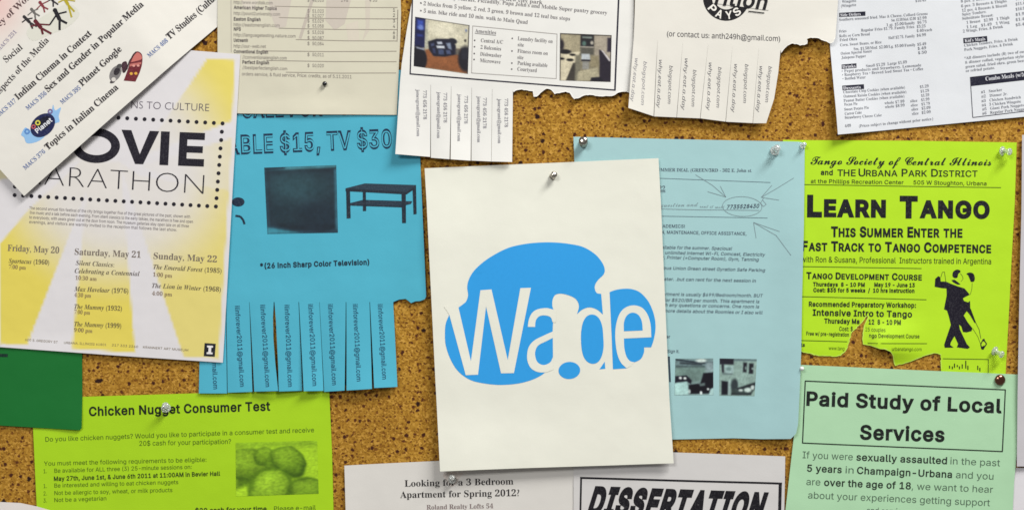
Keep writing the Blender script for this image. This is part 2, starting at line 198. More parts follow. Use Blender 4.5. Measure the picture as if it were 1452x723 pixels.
s 215 107 -5 85 -3 66 2 50 11 36 22 27 37 21 56 55 63 62 47 73 36 88 29 107 27 128 29 144 37 155 48 158 61 156 71 150 80 139 87 125 91 88 100 61 110 43 123 31 140 28 161 30 180 38 196 51 209 68 218 88 225 110 227 132 225 150 220 165 211 176 200 185 186 191 171 158 163 152 175 143 186 129 194 111 196 92 194 77 187 67 176 64 163 66 152 73 143 85 137 101 131 135 123 162 114 181 101 192 84 195 63 193 44 184 28 171 14 153 4 132 -3
t 134 120 224 120 193 4 193 4 224/38 278 74 278 74 58 76 45 80 36 88 31 100 29 109 30 119 32 126 1 120 -1 113 -2 106 -2 99 -2 74 1 54 13 42 31 38 55
u 242 108 -3 86 -1 68 6 52 18 41 35 33 56 31 82 31 224 67 224 67 85 70 62 81 44 97 33 118 30 133 31 147 37 158 45 167 57 173 72 175 90 175 224 211 224 211 0 176 0 176 54 181 54 169 28 152 10 131 0
v 230 96 0 10 224 50 224 97 91 104 71 110 51 116 31 121 12 109 12 114 31 120 51 125 71 132 91 180 224 219 224 133 0
w 334 81 0 13 224 51 224 79 126 85 104 91 81 97 54 103 24 97 24 103 53 109 79 116 104 122 126 149 224 187 224 213 126 219 104 225 80 231 54 237 24 231 24 237 53 244 80 250 104 256 126 283 224 321 224 253 0 217 0 188 101 180 133 175 149 171 165 163 199 171 199 163 165 155 132 151 117 146 101 117 0
x 223 12 0 101 129 101 101 17 224 59 224 87 180 97 164 106 149 114 135 122 121 103 121 112 135 119 149 128 164 138 180 166 224 207 224 123 99 123 126 211 0 169 0 136 50 126 66 118 80 110 94 102 107 121 107 113 94 105 80 97 66 87 50 54 0
y 230 28 -82 36 -51 42 -52 52 -53 61 -52 69 -49 77 -44 83 -34 89 -21 96 -1 10 224 50 224 97 91 104 71 110 51 116 31 121 12 108 12 114 31 119 51 125 71 132 91 180 224 219 224 120 -34 113 -50 104 -63 94 -73 82 -80 69 -84 54 -86 45 -85 38 -84 32 -83
z 224 25 0 25 27 150 188 150 190 28 190 28 224 196 224 196 195 74 35 74 33 200 33 200 0
• 229 115 55 98 57 82 63 69 73 59 87 52 102 50 119 52 136 59 152 69 165 82 175 98 181 115 183 132 181 147 175 160 165 170 152 177 136 179 119 177 102 170 87 160 73 147 63 132 57
"""
_gro = {}
for _l in GROTESQUE.strip().split('\n'):
    _c, _a, _p = _l.split(' ', 2)
    _gro[_c] = (int(_a), [[(int(q[i]), int(q[i+1])) for i in range(0, len(q), 2)] for q in (c.split(' ') for c in _p.split('/'))])
_gc = {}
def _glyph(ch, off):
    """one letter of the grotesque, its strokes thickened by off, as (points, triangles)"""
    if (ch, off) in _gc: return _gc[(ch, off)]
    cont = []; sg = None
    area_ = lambda c: sum(c[i][0]*c[(i+1) % len(c)][1]-c[(i+1) % len(c)][0]*c[i][1] for i in range(len(c)))
    big = max(_gro[ch][1], key=lambda c: abs(area_(c))); sg = 1 if area_(big) > 0 else -1
    for c in _gro[ch][1]:
        c = [q for i, q in enumerate(c) if q != c[i-1]]
        o = []
        for i in range(len(c)):
            (x0, y0), (x, y), (x1, y1) = c[i-1], c[i], c[(i+1) % len(c)]
            n0 = ((y-y0)*sg, -(x-x0)*sg); n1 = ((y1-y)*sg, -(x1-x)*sg)
            l0, l1 = math.hypot(*n0), math.hypot(*n1); n0 = (n0[0]/l0, n0[1]/l0); n1 = (n1[0]/l1, n1[1]/l1)
            d = max(.35, 1+n0[0]*n1[0]+n0[1]*n1[1])
            o.append((x+off*(n0[0]+n1[0])/d, y+off*(n0[1]+n1[1])/d))
        cont.append(o)
    vs, es = [], []
    for c in cont:
        k = len(vs); es += [(k+i, k+(i+1) % len(c)) for i in range(len(c))]; vs += [Vector(q) for q in c]
    ov, oe, of = delaunay_2d_cdt(vs, es, [], 0, 1e-4)[:3]
    def wind(x, y):
        w = 0
        for c in cont:
            for (x0, y0), (x1, y1) in zip(c, c[1:]+c[:1]):
                if (y0 > y) != (y1 > y) and x < (x1-x0)*(y-y0)/(y1-y0)+x0: w += 1 if y1 > y0 else -1
        return w
    tri = [tuple(f) for f in of if wind(sum(ov[i][0] for i in f)/3, sum(ov[i][1] for i in f)/3)]
    _gc[(ch, off)] = ([(q[0], q[1]) for q in ov], tri)
    return _gc[(ch, off)]
def grotesque(t, off):
    off = off*412; x = 0; V, F = [], []
    for ch in t:
        if ch == ' ': x += 112+off*.6; continue
        if ch not in _gro: ch = '-'
        v, f = _glyph(ch, off); k = len(V)
        V += [((a+x)/300, b/300) for a, b in v]; F += [tuple(i+k for i in q) for q in f]
        x += _gro[ch][0]+off*1.5
    V = np.array(V); V[:, 0] -= V[:, 0].min()
    return V, F

_OFF = {'sansb': (0x1D5D4, 0x1D5EE, 0x1D7EC), 'serifb': (0x1D400, 0x1D41A, 0x1D7CE), 'script': (0x1D4D0, 0x1D4EA, None),
        'mono': (0x1D670, 0x1D68A, 0x1D7F6), 'sansbi': (0x1D63C, 0x1D656, 0x1D7EC), 'serifbi': (0x1D468, 0x1D482, 0x1D7CE),
        'gill': None, 'sansi': (0x1D608, 0x1D622, None), 'msans': (0x1D5A0, 0x1D5BA, 0x1D7E2)}
def _conv(t, style):
    o = _OFF[style]
    if o is None: return t
    out = ''
    for ch in t:
        if 'A' <= ch <= 'Z': out += chr(o[0] + ord(ch) - 65)
        elif 'a' <= ch <= 'z': out += chr(o[1] + ord(ch) - 97)
        elif '0' <= ch <= '9' and o[2]: out += chr(o[2] + ord(ch) - 48)
        else: out += ch
    return out
_tc = bpy.data.curves.new('text_outline', 'FONT')
_to = bpy.data.objects.new('text_outline', _tc)
_txt = {}
def glyphs(t, style, off=0.0, res=3):
    """(verts, faces) of a line of text in units of its cap height, starting at x = 0"""
    key = (t, style, off, res)
    if key in _txt: return _txt[key]
    if style == 'sans':
        _txt[key] = grotesque(t, off); return _txt[key]
    _tc.body = _conv(t, style); _tc.size = 1; _tc.offset = off; _tc.resolution_u = res; _tc.dimensions = '2D'; _tc.fill_mode = 'FRONT'
    dg = bpy.context.evaluated_depsgraph_get(); dg.update()
    e = _to.evaluated_get(dg); me = e.to_mesh()
    v = np.array([(q.co.x, q.co.y) for q in me.vertices]) if len(me.vertices) else np.zeros((0, 2))
    f = [tuple(p.vertices) for p in me.polygons]
    e.to_mesh_clear()
    if t != 'H':
        cap = glyphs('H', style, 0)[0][:, 1].max() if style != 'script' else 0.70
        v = v.copy(); v[:, 0] -= v[:, 0].min(); v = v / cap
    _txt[key] = (v, f)
    return _txt[key]

def crv(pts, n=6):
    """closed smooth outline through the points; a third value 1 marks a sharp corner"""
    N = len(pts); out = []
    def tan(i):
        if len(pts[i]) > 2: return None
        a, b = pts[i - 1], pts[(i + 1) % N]
        return ((b[0] - a[0]) / 2, (b[1] - a[1]) / 2)
    for i in range(N):
        p, q = pts[i], pts[(i + 1) % N]
        t0, t1 = tan(i), tan((i + 1) % N)
        d = (q[0] - p[0], q[1] - p[1])
        if t0 is None and t1 is None:
            out.append((p[0], p[1])); continue
        t0 = t0 or d; t1 = t1 or d
        for k in range(n):
            s = k / n; h1 = 2*s**3-3*s*s+1; h2 = s**3-2*s*s+s; h3 = -2*s**3+3*s*s; h4 = s**3-s*s
            out.append((h1*p[0]+h2*t0[0]+h3*q[0]+h4*t1[0], h1*p[1]+h2*t0[1]+h3*q[1]+h4*t1[1]))
    return out

def ell(cx, cy, rx, ry, a=0, n=24):
    c, s = math.cos(math.radians(a)), math.sin(math.radians(a))
    return [(cx + rx*math.cos(t)*c - ry*math.sin(t)*s, cy + rx*math.cos(t)*s + ry*math.sin(t)*c) for t in [2*math.pi*k/n for k in range(n)]]

def strip(pts, wd):
    """a drawn line of width wd along the points -> list of quads"""
    q = []
    for (x0, y0), (x1, y1) in zip(pts, pts[1:]):
        dx, dy = x1 - x0, y1 - y0; L = math.hypot(dx, dy) or 1
        nx, ny = -dy/L*wd/2, dx/L*wd/2
        q.append([(x0+nx, y0+ny), (x1+nx, y1+ny), (x1-nx, y1-ny), (x0-nx, y0-ny)])
    return q

def bisect_grid(bm, step):
    xs = [v.co.x for v in bm.verts]; ys = [v.co.y for v in bm.verts]
    for ax, (lo, hi) in enumerate(((min(xs), max(xs)), (min(ys), max(ys)))):
        no = (1, 0, 0) if ax == 0 else (0, 1, 0)
        k = math.floor(lo / step) + 1
        while k * step < hi:
            co = (k*step, 0, 0) if ax == 0 else (0, k*step, 0)
            bmesh.ops.bisect_plane(bm, geom=bm.verts[:] + bm.edges[:] + bm.faces[:], plane_co=co, plane_no=no, dist=1e-5)
            k += 1

INK = 0.13
class Paper:
    """one sheet of paper pinned to the board: an Empty that parents the sheet, its torn tabs and what is printed on it"""
    def __init__(s, name, label, cat, outline, h, rgb, paint=None, step=9, thick=0.10, root_at=None):
        s.h, s.rgb = h, rgb
        s.root = bpy.data.objects.new(name, None); COL.objects.link(s.root)
        s.root['label'] = label; s.root['category'] = cat
        s.root.empty_display_size = 0.02
        cx = sum(p[0] for p in outline) / len(outline); cy = sum(p[1] for p in outline) / len(outline)
        s.origin = P3(cx, cy, 0); s.root.location = s.origin
        s.mat = paper_mat(rgb)
        s.parts = {}
        s.sheet = s._sheet('sheet', outline, h, paint, step, thick, s.root)
    def _sheet(s, name, outline, h, paint, step, thick, parent, mat=None):
        bm = bmesh.new()
        vs = [bm.verts.new((x, y, 0)) for x, y in outline]
        es = [bm.edges.new((vs[i], vs[(i+1) % len(vs)])) for i in range(len(vs))]
        tri = tessellate_polygon([[Vector((x, y, 0)) for x, y in outline]])
        for t in tri:
            try: bm.faces.new([vs[i] for i in t])
            except ValueError: pass
        bisect_grid(bm, step)
        bmesh.ops.dissolve_degenerate(bm, dist=1e-4, edges=bm.edges)
        grid = [(v.co.x, v.co.y) for v in bm.verts]
        col = [paint(x, y) for x, y in grid] if paint else None
        n = len(grid)
        faces = [tuple(v.index for v in f.verts) for f in (bm.verts.index_update() or bm.faces)]
        bnd = [tuple(v.index for v in e.verts) for e in bm.edges if len(e.link_faces) == 1]
        # orient every face towards the room
        F = []
        for f in faces:
            ar = sum(grid[f[i]][0]*grid[f[(i+1) % len(f)]][1] - grid[f[(i+1) % len(f)]][0]*grid[f[i]][1] for i in range(len(f)))
            F.append(f if ar < 0 else f[::-1])
        bm.free()
        hs = [h(x, y) for x, y in grid]
        V = [P3(x, y, k) - s.origin for (x, y), k in zip(grid, hs)] + [P3(x, y, k - thick) - s.origin for (x, y), k in zip(grid, hs)]
        de = set()
        for f in F:
            for i in range(len(f)): de.add((f[i], f[(i+1) % len(f)]))
        B = [tuple(i + n for i in f[::-1]) for f in F]
        S = []
        for a, b in bnd:
            if (a, b) not in de: a, b = b, a
            S.append((b, a, a + n, b + n))
        me = bpy.data.meshes.new(name); me.from_pydata([tuple(v) for v in V], [], F + B + S)
        me.update()
        for i, p in enumerate(me.polygons): p.use_smooth = i < 2*len(F)
        ek = {tuple(sorted(e)) for e in bnd} | {tuple(sorted((a+n, b+n))) for a, b in bnd}
        for e in me.edges:
            if tuple(sorted(e.vertices)) in ek: e.use_edge_sharp = True
        if col:
            at = me.color_attributes.new('Col', 'FLOAT_COLOR', 'POINT')
            at.data.foreach_set('color', np.array([(*c, 1.0) for c in col + col], dtype=np.float32).ravel())
            me.materials.append(print_mat())
        else:
            me.materials.append(mat or s.mat)
        o = bpy.data.objects.new(name, me); COL.objects.link(o); o.parent = parent
        return o
    def tab(s, quad, extra, name='tear_tab', outline=None):
        """a strip cut into the foot of the sheet; extra(s, t) lifts it, s across and t down"""
        (ax, ay), (bx, by), (cx, cy), (dx, dy) = quad      # top left, top right, bottom right, bottom left
        def hh(x, y):
            t = (y - (ay+by)/2) / ((cy+dy)/2 - (ay+by)/2); t = max(0, min(1.02, t))
            xl, xr = ax + (dx-ax)*t, bx + (cx-bx)*t
            return s.h(x, min(y, (ay+by)/2 + 4)) + extra((x-xl)/(xr-xl), t)
        o = s._sheet(name, outline or [quad[0], quad[1], quad[2], quad[3]], hh, None, 6, 0.10, s.root)
        return o, hh
    def part(s, name, h=None, parent=None):
        k = len(s.parts)
        s.parts[k] = dict(name=name, h=h or s.h, parent=parent or s.root, items=[])
        return Ink(s, s.parts[k])
    def photo(s, quad, shapes, base, n=60, name='photograph', h=None, parent=None, grain=0.05):
        (ax, ay), (bx, by), (cx, cy), (dx, dy) = quad
        u, v = np.meshgrid(np.linspace(0, 1, n+1), np.linspace(0, 1, n+1))
        C = np.zeros((n+1, n+1, 3)); C[:] = base
        for sh in shapes:
            kind, par, colr = sh[0], sh[1], np.array(sh[2], float); soft = 0.8*(sh[3] if len(sh) > 3 else 0.02)
            op = sh[4] if len(sh) > 4 else 1.0
            if kind == 'b':        # a lumpy ball, light above and dark below
                cu, cv, ru, rv, an, sd = par; a = math.radians(an); du, dv = u-cu, v-cv
                p, q = du*math.cos(a)+dv*math.sin(a), -du*math.sin(a)+dv*math.cos(a); th = np.arctan2(q/rv, p/ru)
                rr = np.sqrt((p/ru)**2+(q/rv)**2)/(1+.05*np.sin(3*th+sd)+.035*np.sin(5*th+2*sd)+.02*np.sin(9*th+sd))
                al = np.clip((1-rr)*min(ru, rv)/soft+.5, 0, 1)
                t = np.clip(.42+.42*dv/rv+.10*du/ru+.30*rr**3-.16+.45*rr**6 + .13*np.sin(u*41+sd*3+3*np.sin(v*23))*np.sin(v*37+sd+2*np.sin(u*19)), 0, 1)[..., None]
                C = C*(1-al[..., None]) + (colr*(1-t)+np.array(sh[5], float)*t)*al[..., None]; continue
            if kind == 'e':
                cu, cv, ru, rv = par[:4]; a = math.radians(par[4]) if len(par) > 4 else 0
                du, dv = u-cu, v-cv
                p, q = du*math.cos(a)+dv*math.sin(a), -du*math.sin(a)+dv*math.cos(a)
                d = 1 - np.sqrt((p/ru)**2 + (q/rv)**2); al = np.clip(d*min(ru, rv)/soft + 0.5, 0, 1)
            else:
                pts = par if kind == 'p' else [(par[0], par[1]), (par[2], par[1]), (par[2], par[3]), (par[0], par[3])]
                ins = np.zeros_like(u, bool); dm = np.full_like(u, 9.0)
                for (x0, y0), (x1, y1) in zip(pts, pts[1:] + pts[:1]):
                    if y0 != y1:
                        c = ((y0 > v) != (y1 > v)) & (u < (x1-x0)*(v-y0)/(y1-y0)+x0); ins ^= c
                    L2 = (x1-x0)**2+(y1-y0)**2 or 1e-9
                    t = np.clip(((u-x0)*(x1-x0)+(v-y0)*(y1-y0))/L2, 0, 1)
                    dm = np.minimum(dm, np.hypot(u-x0-t*(x1-x0), v-y0-t*(y1-y0)))
                al = np.clip(np.where(ins, dm, -dm)/soft+0.5, 0, 1)
            C = C*(1-(al*op)[..., None]) + colr*(al*op)[..., None]
        rs = np.random.RandomState(int(ax*7+ay)); g = rs.normal(0, 1, (n+1, n+1)); g = (g+np.roll(g, 1, 0)+np.roll(g, 1, 1))/1.7
        lo = sum(np.sin(u*f1+r1+2*np.sin(v*f2+r2))*k for f1, f2, r1, r2, k in ((7, 5, rs.rand()*6, rs.rand()*6, .5), (13, 17, rs.rand()*6, rs.rand()*6, .3), (29, 23, rs.rand()*6, rs.rand()*6, .2)))
        C = np.clip(C*(1+grain*g[..., None]+.07*lo[..., None]), 0, 255)
        pd = np.pad(C, ((1, 1), (1, 1), (0, 0)), mode='edge'); C = (pd[:-2, 1:-1]+pd[2:, 1:-1]+pd[1:-1, :-2]+pd[1:-1, 2:]+2*C)/6
        X = (1-v)*((1-u)*ax+u*bx)+v*((1-u)*dx+u*cx); Y = (1-v)*((1-u)*ay+u*by)+v*((1-u)*dy+u*cy)
        h = h or s.h
        V = [tuple(P3(x, y, h(x, y)+INK*1.2) - s.origin) for x, y in zip(X.ravel(), Y.ravel())]
        F = [(j*(n+1)+i, (j+1)*(n+1)+i, (j+1)*(n+1)+i+1, j*(n+1)+i+1) for j in range(n) for i in range(n)]
        me = bpy.data.meshes.new(name); me.from_pydata(V, [], F); me.update()
        cl = np.array([(*lin(c), 1) for c in C.reshape(-1, 3)], dtype=np.float32)
        at = me.color_attributes.new('Col', 'FLOAT_COLOR', 'POINT'); at.data.foreach_set('color', cl.ravel())
        me.materials.append(print_mat())
        me.polygons.foreach_set('use_smooth', [True]*len(F))
        o = bpy.data.objects.new(name, me); COL.objects.link(o); o.parent = parent or s.root
        return o
    def done(s):
        for d in s.parts.values():
            if not d['items']: continue
            V, F, M, mats = [], [], [], []
            for verts, faces, rgb, lift in d['items']:
                m = s.mat if rgb is None else ink_mat(rgb)
                if m not in mats: mats.append(m)
                mi = mats.index(m)
                big = False
                for f in faces:
                    xs = [verts[i][0] for i in f]; ys = [verts[i][1] for i in f]
                    if max(max(xs)-min(xs), max(ys)-min(ys)) > 9: big = True; break
                if big:
                    bm = bmesh.new(); bv = [bm.verts.new((x, y, 0)) for x, y in verts]
                    for f in faces:
                        try: bm.faces.new([bv[i] for i in f])
                        except ValueError: pass
                    bisect_grid(bm, 9); bm.verts.index_update()
                    verts = [(q.co.x, q.co.y) for q in bm.verts]; faces = [tuple(q.index for q in f.verts) for f in bm.faces]
                    bm.free()
                k = len(V)
                V += [tuple(P3(x, y, d['h'](x, y)+INK*lift) - s.origin) for x, y in verts]
                for f in faces:
                    ar = sum(verts[f[i]][0]*verts[f[(i+1) % len(f)]][1]-verts[f[(i+1) % len(f)]][0]*verts[f[i]][1] for i in range(len(f)))
                    f = f if ar < 0 else f[::-1]
                    F.append(tuple(i+k for i in f)); M.append(mi)
            me = bpy.data.meshes.new(d['name']); me.from_pydata(V, [], F); me.update()
            for m in mats: me.materials.append(m)
            me.polygons.foreach_set('material_index', M); me.polygons.foreach_set('use_smooth', [True]*len(F))
            o = bpy.data.objects.new(d['name'], me); COL.objects.link(o); o.parent = d['parent']

class Ink:
    def __init__(s, paper, d): s.p, s.d = paper, d; s.rgb = (28, 26, 30)
    def poly(s, pts, rgb='d', lift=1):
        tri = tessellate_polygon([[Vector((x, y, 0)) for x, y in pts]])
        s.d['items'].append(([tuple(p) for p in pts], [tuple(t) for t in tri], s.rgb if rgb == 'd' else rgb, lift))
    def line(s, pts, wd, rgb='d', lift=1):
        for q in strip(pts, wd): s.poly(q, rgb, lift)
    def text(s, t, x0, y0, x1, y1, cap, style='sans', off=0.0, rgb='d', lift=1, shear=0.0, res=2, slant=None):
        v, f = glyphs(t, style, off, res)
        if not len(v): return
        wd = v[:, 0].max(); dx, dy = x1-x0, y1-y0; L = math.hypot(dx, dy); ex = (dx/L, dy/L); up = slant or (ex[1], -ex[0])
        sx = L/wd
        pts = [(x0+(a*sx+b*cap*shear)*ex[0]+b*cap*up[0], y0+(a*sx+b*cap*shear)*ex[1]+b*cap*up[1]) for a, b in v]
        s.d['items'].append((pts, f, s.rgb if rgb == 'd' else rgb, lift))
    def caps(s, t, x0, y0, x1, y1, cap, small=0.8, style='sans', off=0.0, rgb='d', space=0.42, gap=0.09):
        """small capitals: the first letter of each word large"""
        segs = []; x = 0
        for wi, wd in enumerate(t.split(' ')):
            if wi: x += space
            bits = [(wd[0], 1.0), (wd[1:].upper(), small)] if wd[0].isupper() else [(wd.upper(), small)]
            for b, k in bits:
                if not b: continue
                v, f = glyphs(b, style, off, 3); wv = v[:, 0].max()*k
                segs.append((b, k, x, x+wv)); x += wv+gap
        tot = segs[-1][3]
        for b, k, a, c in segs:
            s.text(b, x0+(x1-x0)*a/tot, y0+(y1-y0)*a/tot, x0+(x1-x0)*c/tot, y0+(y1-y0)*c/tot, cap*k, style, off, rgb, res=3)

def ragged(pts, amp=1.0, step=2.6, seed=1):
    """a torn line: the points with small uneven teeth between them"""
    r = random.Random(seed); out = []
    for (x0, y0), (x1, y1) in zip(pts, pts[1:]):
        L = math.hypot(x1-x0, y1-y0); n = max(1, int(L/step)); out.append((x0, y0))
        for k in range(1, n):
            t = k/n; a = r.gauss(0, amp*.5); a = max(-amp, min(amp, a)); out.append((x0+(x1-x0)*t-(y1-y0)/L*a+r.uniform(-.3, .3), y0+(y1-y0)*t+(x1-x0)/L*a))
    return out + [pts[-1]]
def fibre(p, pts, rgb, wd=1.7, seed=3):
    """the pale fibres laid bare along a torn edge"""
    r = random.Random(seed); i = p.part('torn_edge'); inner = []
    for k, (x, y) in enumerate(pts):
        a, b = pts[max(0, k-2)], pts[min(len(pts)-1, k+2)]; dx, dy = b[0]-a[0], b[1]-a[1]; L = math.hypot(dx, dy) or 1; w_ = wd*r.uniform(.45, 1.5); inner.append((x-dy/L*w_, y+dx/L*w_))
    for k in range(len(pts)-1): i.poly([pts[k], pts[k+1], inner[k+1], inner[k]], rgb, 1.3)

def sstep(a, b, x):
    t = max(0.0, min(1.0, (x-a)/(b-a))); return t*t*(3-2*t)
def bump(x, y, cx, cy, r): return math.exp(-((x-cx)**2+(y-cy)**2)/(r*r))
COL.objects.link(_to)

# ------------------------------------------------------------------ the cork board
def cork_mat():
    m = bpy.data.materials.new('cork'); m.use_nodes = True
    nt = m.node_tree; N = nt.nodes; L = nt.links; b = N['Principled BSDF']
    tc = N.new('ShaderNodeTexCoord')
    sx = N.new('ShaderNodeSeparateXYZ'); L.new(tc.outputs['Object'], sx.inputs[0])
    cm = N.new('ShaderNodeCombineXYZ'); L.new(sx.outputs['X'], cm.inputs['X']); L.new(sx.outputs['Z'], cm.inputs['Y'])
    wn = N.new('ShaderNodeTexNoise'); wn.inputs['Scale'].default_value = 380; wn.inputs['Detail'].default_value = 3; L.new(cm.outputs[0], wn.inputs['Vector'])
    va = N.new('ShaderNodeVectorMath'); va.operation = 'MULTIPLY_ADD'; va.inputs[1].default_value = (0.0034,)*3
    L.new(wn.outputs['Color'], va.inputs[0]); L.new(cm.outputs[0], va.inputs[2])
    v1 = N.new('ShaderNodeTexVoronoi'); v1.voronoi_dimensions = '2D'; v1.inputs['Scale'].default_value = 620; L.new(va.outputs[0], v1.inputs['Vector'])
    sep = N.new('ShaderNodeSeparateColor'); L.new(v1.outputs['Color'], sep.inputs[0])
    r1 = N.new('ShaderNodeValToRGB'); e = r1.color_ramp
    e.elements[0].position = 0.0; e.elements[0].color = (*lin((136, 92, 22)), 1)
    e.elements[1].position = 1.0; e.elements[1].color = (*lin((202, 156, 70)), 1)
    for p, c in ((0.25, (160, 116, 34)), (0.55, (172, 128, 42)), (0.8, (184, 140, 52))):
        q = e.elements.new(p); q.color = (*lin(c), 1)
    L.new(sep.outputs[0], r1.inputs[0])
    big = N.new('ShaderNodeTexNoise'); big.inputs['Scale'].default_value = 9; big.inputs['Detail'].default_value = 3; L.new(tc.outputs['Object'], big.inputs['Vector'])
    rb = N.new('ShaderNodeValToRGB'); rb.color_ramp.elements[0].position = 0.3; rb.color_ramp.elements[0].color = (0.84, 0.79, 0.72, 1)
    rb.color_ramp.elements[1].position = 0.7; rb.color_ramp.elements[1].color = (1.05, 1.02, 1.0, 1); L.new(big.outputs['Fac'], rb.inputs[0])
    mu = N.new('ShaderNodeMix'); mu.data_type = 'RGBA'; mu.blend_type = 'MULTIPLY'; mu.inputs[0].default_value = 1
    L.new(r1.outputs[0], mu.inputs[6]); L.new(rb.outputs[0], mu.inputs[7])
    prev = mu.outputs[2]; hs = []
    for sc_, thr, keep, colr in ((420, 0.20, 0.62, (136, 92, 22)), (260, 0.19, 0.72, (114, 68, 16)), (150, 0.15, 0.78, (88, 44, 14)), (78, 0.10, 0.62, (66, 26, 10)), (44, 0.075, 0.76, (42, 14, 8))):
        vv = N.new('ShaderNodeTexVoronoi'); vv.voronoi_dimensions = '2D'; vv.inputs['Scale'].default_value = sc_; L.new(va.outputs[0], vv.inputs['Vector'])
        s2 = N.new('ShaderNodeSeparateColor'); L.new(vv.outputs['Color'], s2.inputs[0])
        lt = N.new('ShaderNodeMapRange'); lt.inputs[1].default_value = thr; lt.inputs[2].default_value = thr*1.55; lt.inputs[3].default_value = 1; lt.inputs[4].default_value = 0
        L.new(vv.outputs['Distance'], lt.inputs[0])
        gt = N.new('ShaderNodeMath'); gt.operation = 'GREATER_THAN'; gt.inputs[1].default_value = keep; L.new(s2.outputs[1], gt.inputs[0])
        mm = N.new('ShaderNodeMath'); mm.operation = 'MULTIPLY'; L.new(lt.outputs[0], mm.inputs[0]); L.new(gt.outputs[0], mm.inputs[1])
        mx = N.new('ShaderNodeMix'); mx.data_type = 'RGBA'; L.new(mm.outputs[0], mx.inputs[0]); L.new(prev, mx.inputs[6]); mx.inputs[7].default_value = (*lin(colr), 1)
        prev = mx.outputs[2]; hs.append(mm.outputs[0])
    L.new(prev, b.inputs['Base Color'])
    b.inputs['Roughness'].default_value = 0.8; b.inputs['Specular IOR Level'].default_value = 0.25
    ad = N.new('ShaderNodeMath'); ad.operation = 'ADD'; L.new(hs[0], ad.inputs[0]); L.new(hs[1], ad.inputs[1])
    sb = N.new('ShaderNodeMath'); sb.operation = 'SUBTRACT'; L.new(sep.outputs[0], sb.inputs[0]); L.new(ad.outputs[0], sb.inputs[1])
    bp = N.new('ShaderNodeBump'); bp.inputs['Strength'].default_value = 0.5; bp.inputs['Distance'].default_value = 0.0006
    L.new(sb.outputs[0], bp.inputs['Height']); L.new(bp.outputs['Normal'], b.inputs['Normal'])
    return m
def board():
    bm = bmesh.new()
    a, c = P3(-420, -320, 0), P3(1870, 1040, 0)
    r = bmesh.ops.create_cube(bm, size=1)
    for v in bm.verts:
        v.co = Vector((a.x if v.co.x < 0 else c.x, 0.0 if v.co.y < 0 else 0.012, c.z if v.co.z < 0 else a.z))
    me = bpy.data.meshes.new('cork_board'); bm.to_mesh(me); bm.free(); me.materials.append(cork_mat())
    o = bpy.data.objects.new('cork_board', me); COL.objects.link(o)
    o['kind'] = 'structure'; o['label'] = 'brown speckled cork notice board behind all the pinned papers'
board()
BLK = (24, 22, 28)
# ------------------------------------------------------------------ lime flyer about a chicken nugget test
def nugget_flyer():
    out = [(45, 563), (120, 562), (300, 556.5), (467, 553), (471, 640), (474, 760), (55, 760), (49, 640)]
    def h(x, y): return 0.7 + 0.5*math.sin(x*0.018+1)*sstep(560, 640, y) + 0.5*sstep(400, 470, x) + 0.7*sstep(75, 45, x)*sstep(600, 700, y)
    p = Paper('nugget_flyer', 'lime green chicken nugget test flyer under the dark green sheet', 'flyer', out, h, (164, 206, 26))
    t = p.part('heading'); t.rgb = (18, 26, 12)
    t.text('Chicken Nugget Consumer Test', 126.6, 589, 383.5, 581.3, 12.2, 'sans', 0.036, res=3)
    b = p.part('question_text'); b.rgb = (58, 86, 14)
    b.text('Do you like chicken nuggets? Would you like to participate in a consumer test and receive', 65, 625.5, 445.6, 612, 6.6)
    b.text('20$ cash for your participation?', 197.7, 631.5, 328, 628.5, 6.8)
    b = p.part('requirement_text'); b.rgb = (58, 86, 14)
    b.text('You must meet the following requirements to be eligible:', 63, 659.5, 293, 654, 6.2)
    b.text('Be available for ALL three (3) 25-minute sessions on:', 77.7, 669.5, 272, 664, 5.8)
    b.text('May 27th, June 1st, & June 6th 2011 at 11:00AM in Bevier Hall', 77, 681, 312.4, 673.6, 6, 'sans', 0.03, rgb=(28, 44, 10))
    b.text('Be interested and willing to eat chicken nuggets', 77.7, 690.5, 253, 685.5, 5.8)
    b.text('Not be allergic to soy, wheat, or milk products', 77.7, 701, 244.6, 696.8, 5.8)
    b.text('Not be a vegetarian', 77.7, 711, 151, 708.5, 5.8)
    for n, y in (('1.', 670), ('1.', 691), ('2.', 701.5), ('3.', 711.5)): b.text(n, 62.5, y, 67, y-.2, 5.6)
    b = p.part('payment_text'); b.rgb = (58, 86, 14)
    b.text('$20 cash for your time.', 277, 726.5, 381, 723.5, 6.6, 'sans', 0.03, rgb=(28, 44, 10))
    b.text('Please e-mail', 389, 723.5, 448, 721.8, 6.6)
    d, m, l = (88, 124, 22), (112, 152, 26), (150, 192, 34)
    L, D, S = (146, 186, 40), (74, 108, 16), (88, 124, 18)
    p.photo([(334.5, 627), (450, 624), (452, 699), (335, 703)], [
        ('r', (0, 0, 1, .10), (132, 172, 32), .14), ('p', [(0, .5), (.24, .56), (.26, .76), (0, .86)], (84, 118, 18), .10),
        ('b', (.13, .42, .31, .30, 8, 1.0), L, .03, 1, D), ('b', (.36, .27, .15, .17, 10, 2.2), (132, 172, 34), .03, 1, D), ('b', (.43, .41, .07, .13, 0, .5), (118, 158, 30), .03, 1, D),
        ('e', (.63, .41, .205, .31, -22), S, .05), ('b', (.65, .37, .195, .30, -22, 3.1), (136, 176, 38), .03, 1, (62, 94, 12)), ('e', (.505, .55, .04, .07), (60, 92, 12), .06, .8),
        ('e', (.42, .87, .28, .385), S, .05), ('b', (.43, .91, .27, .38, 4, .4), (160, 202, 46), .03, 1, D), ('e', (.83, .92, .215, .25, 16), S, .05), ('b', (.845, .95, .205, .25, 16, 4.0), (136, 176, 38), .03, 1, D), ('e', (.66, .96, .04, .10), (76, 110, 16), .05, .7)], (164, 206, 38), grain=.06, n=84)
    p.done(); return p
nugget = nugget_flyer()

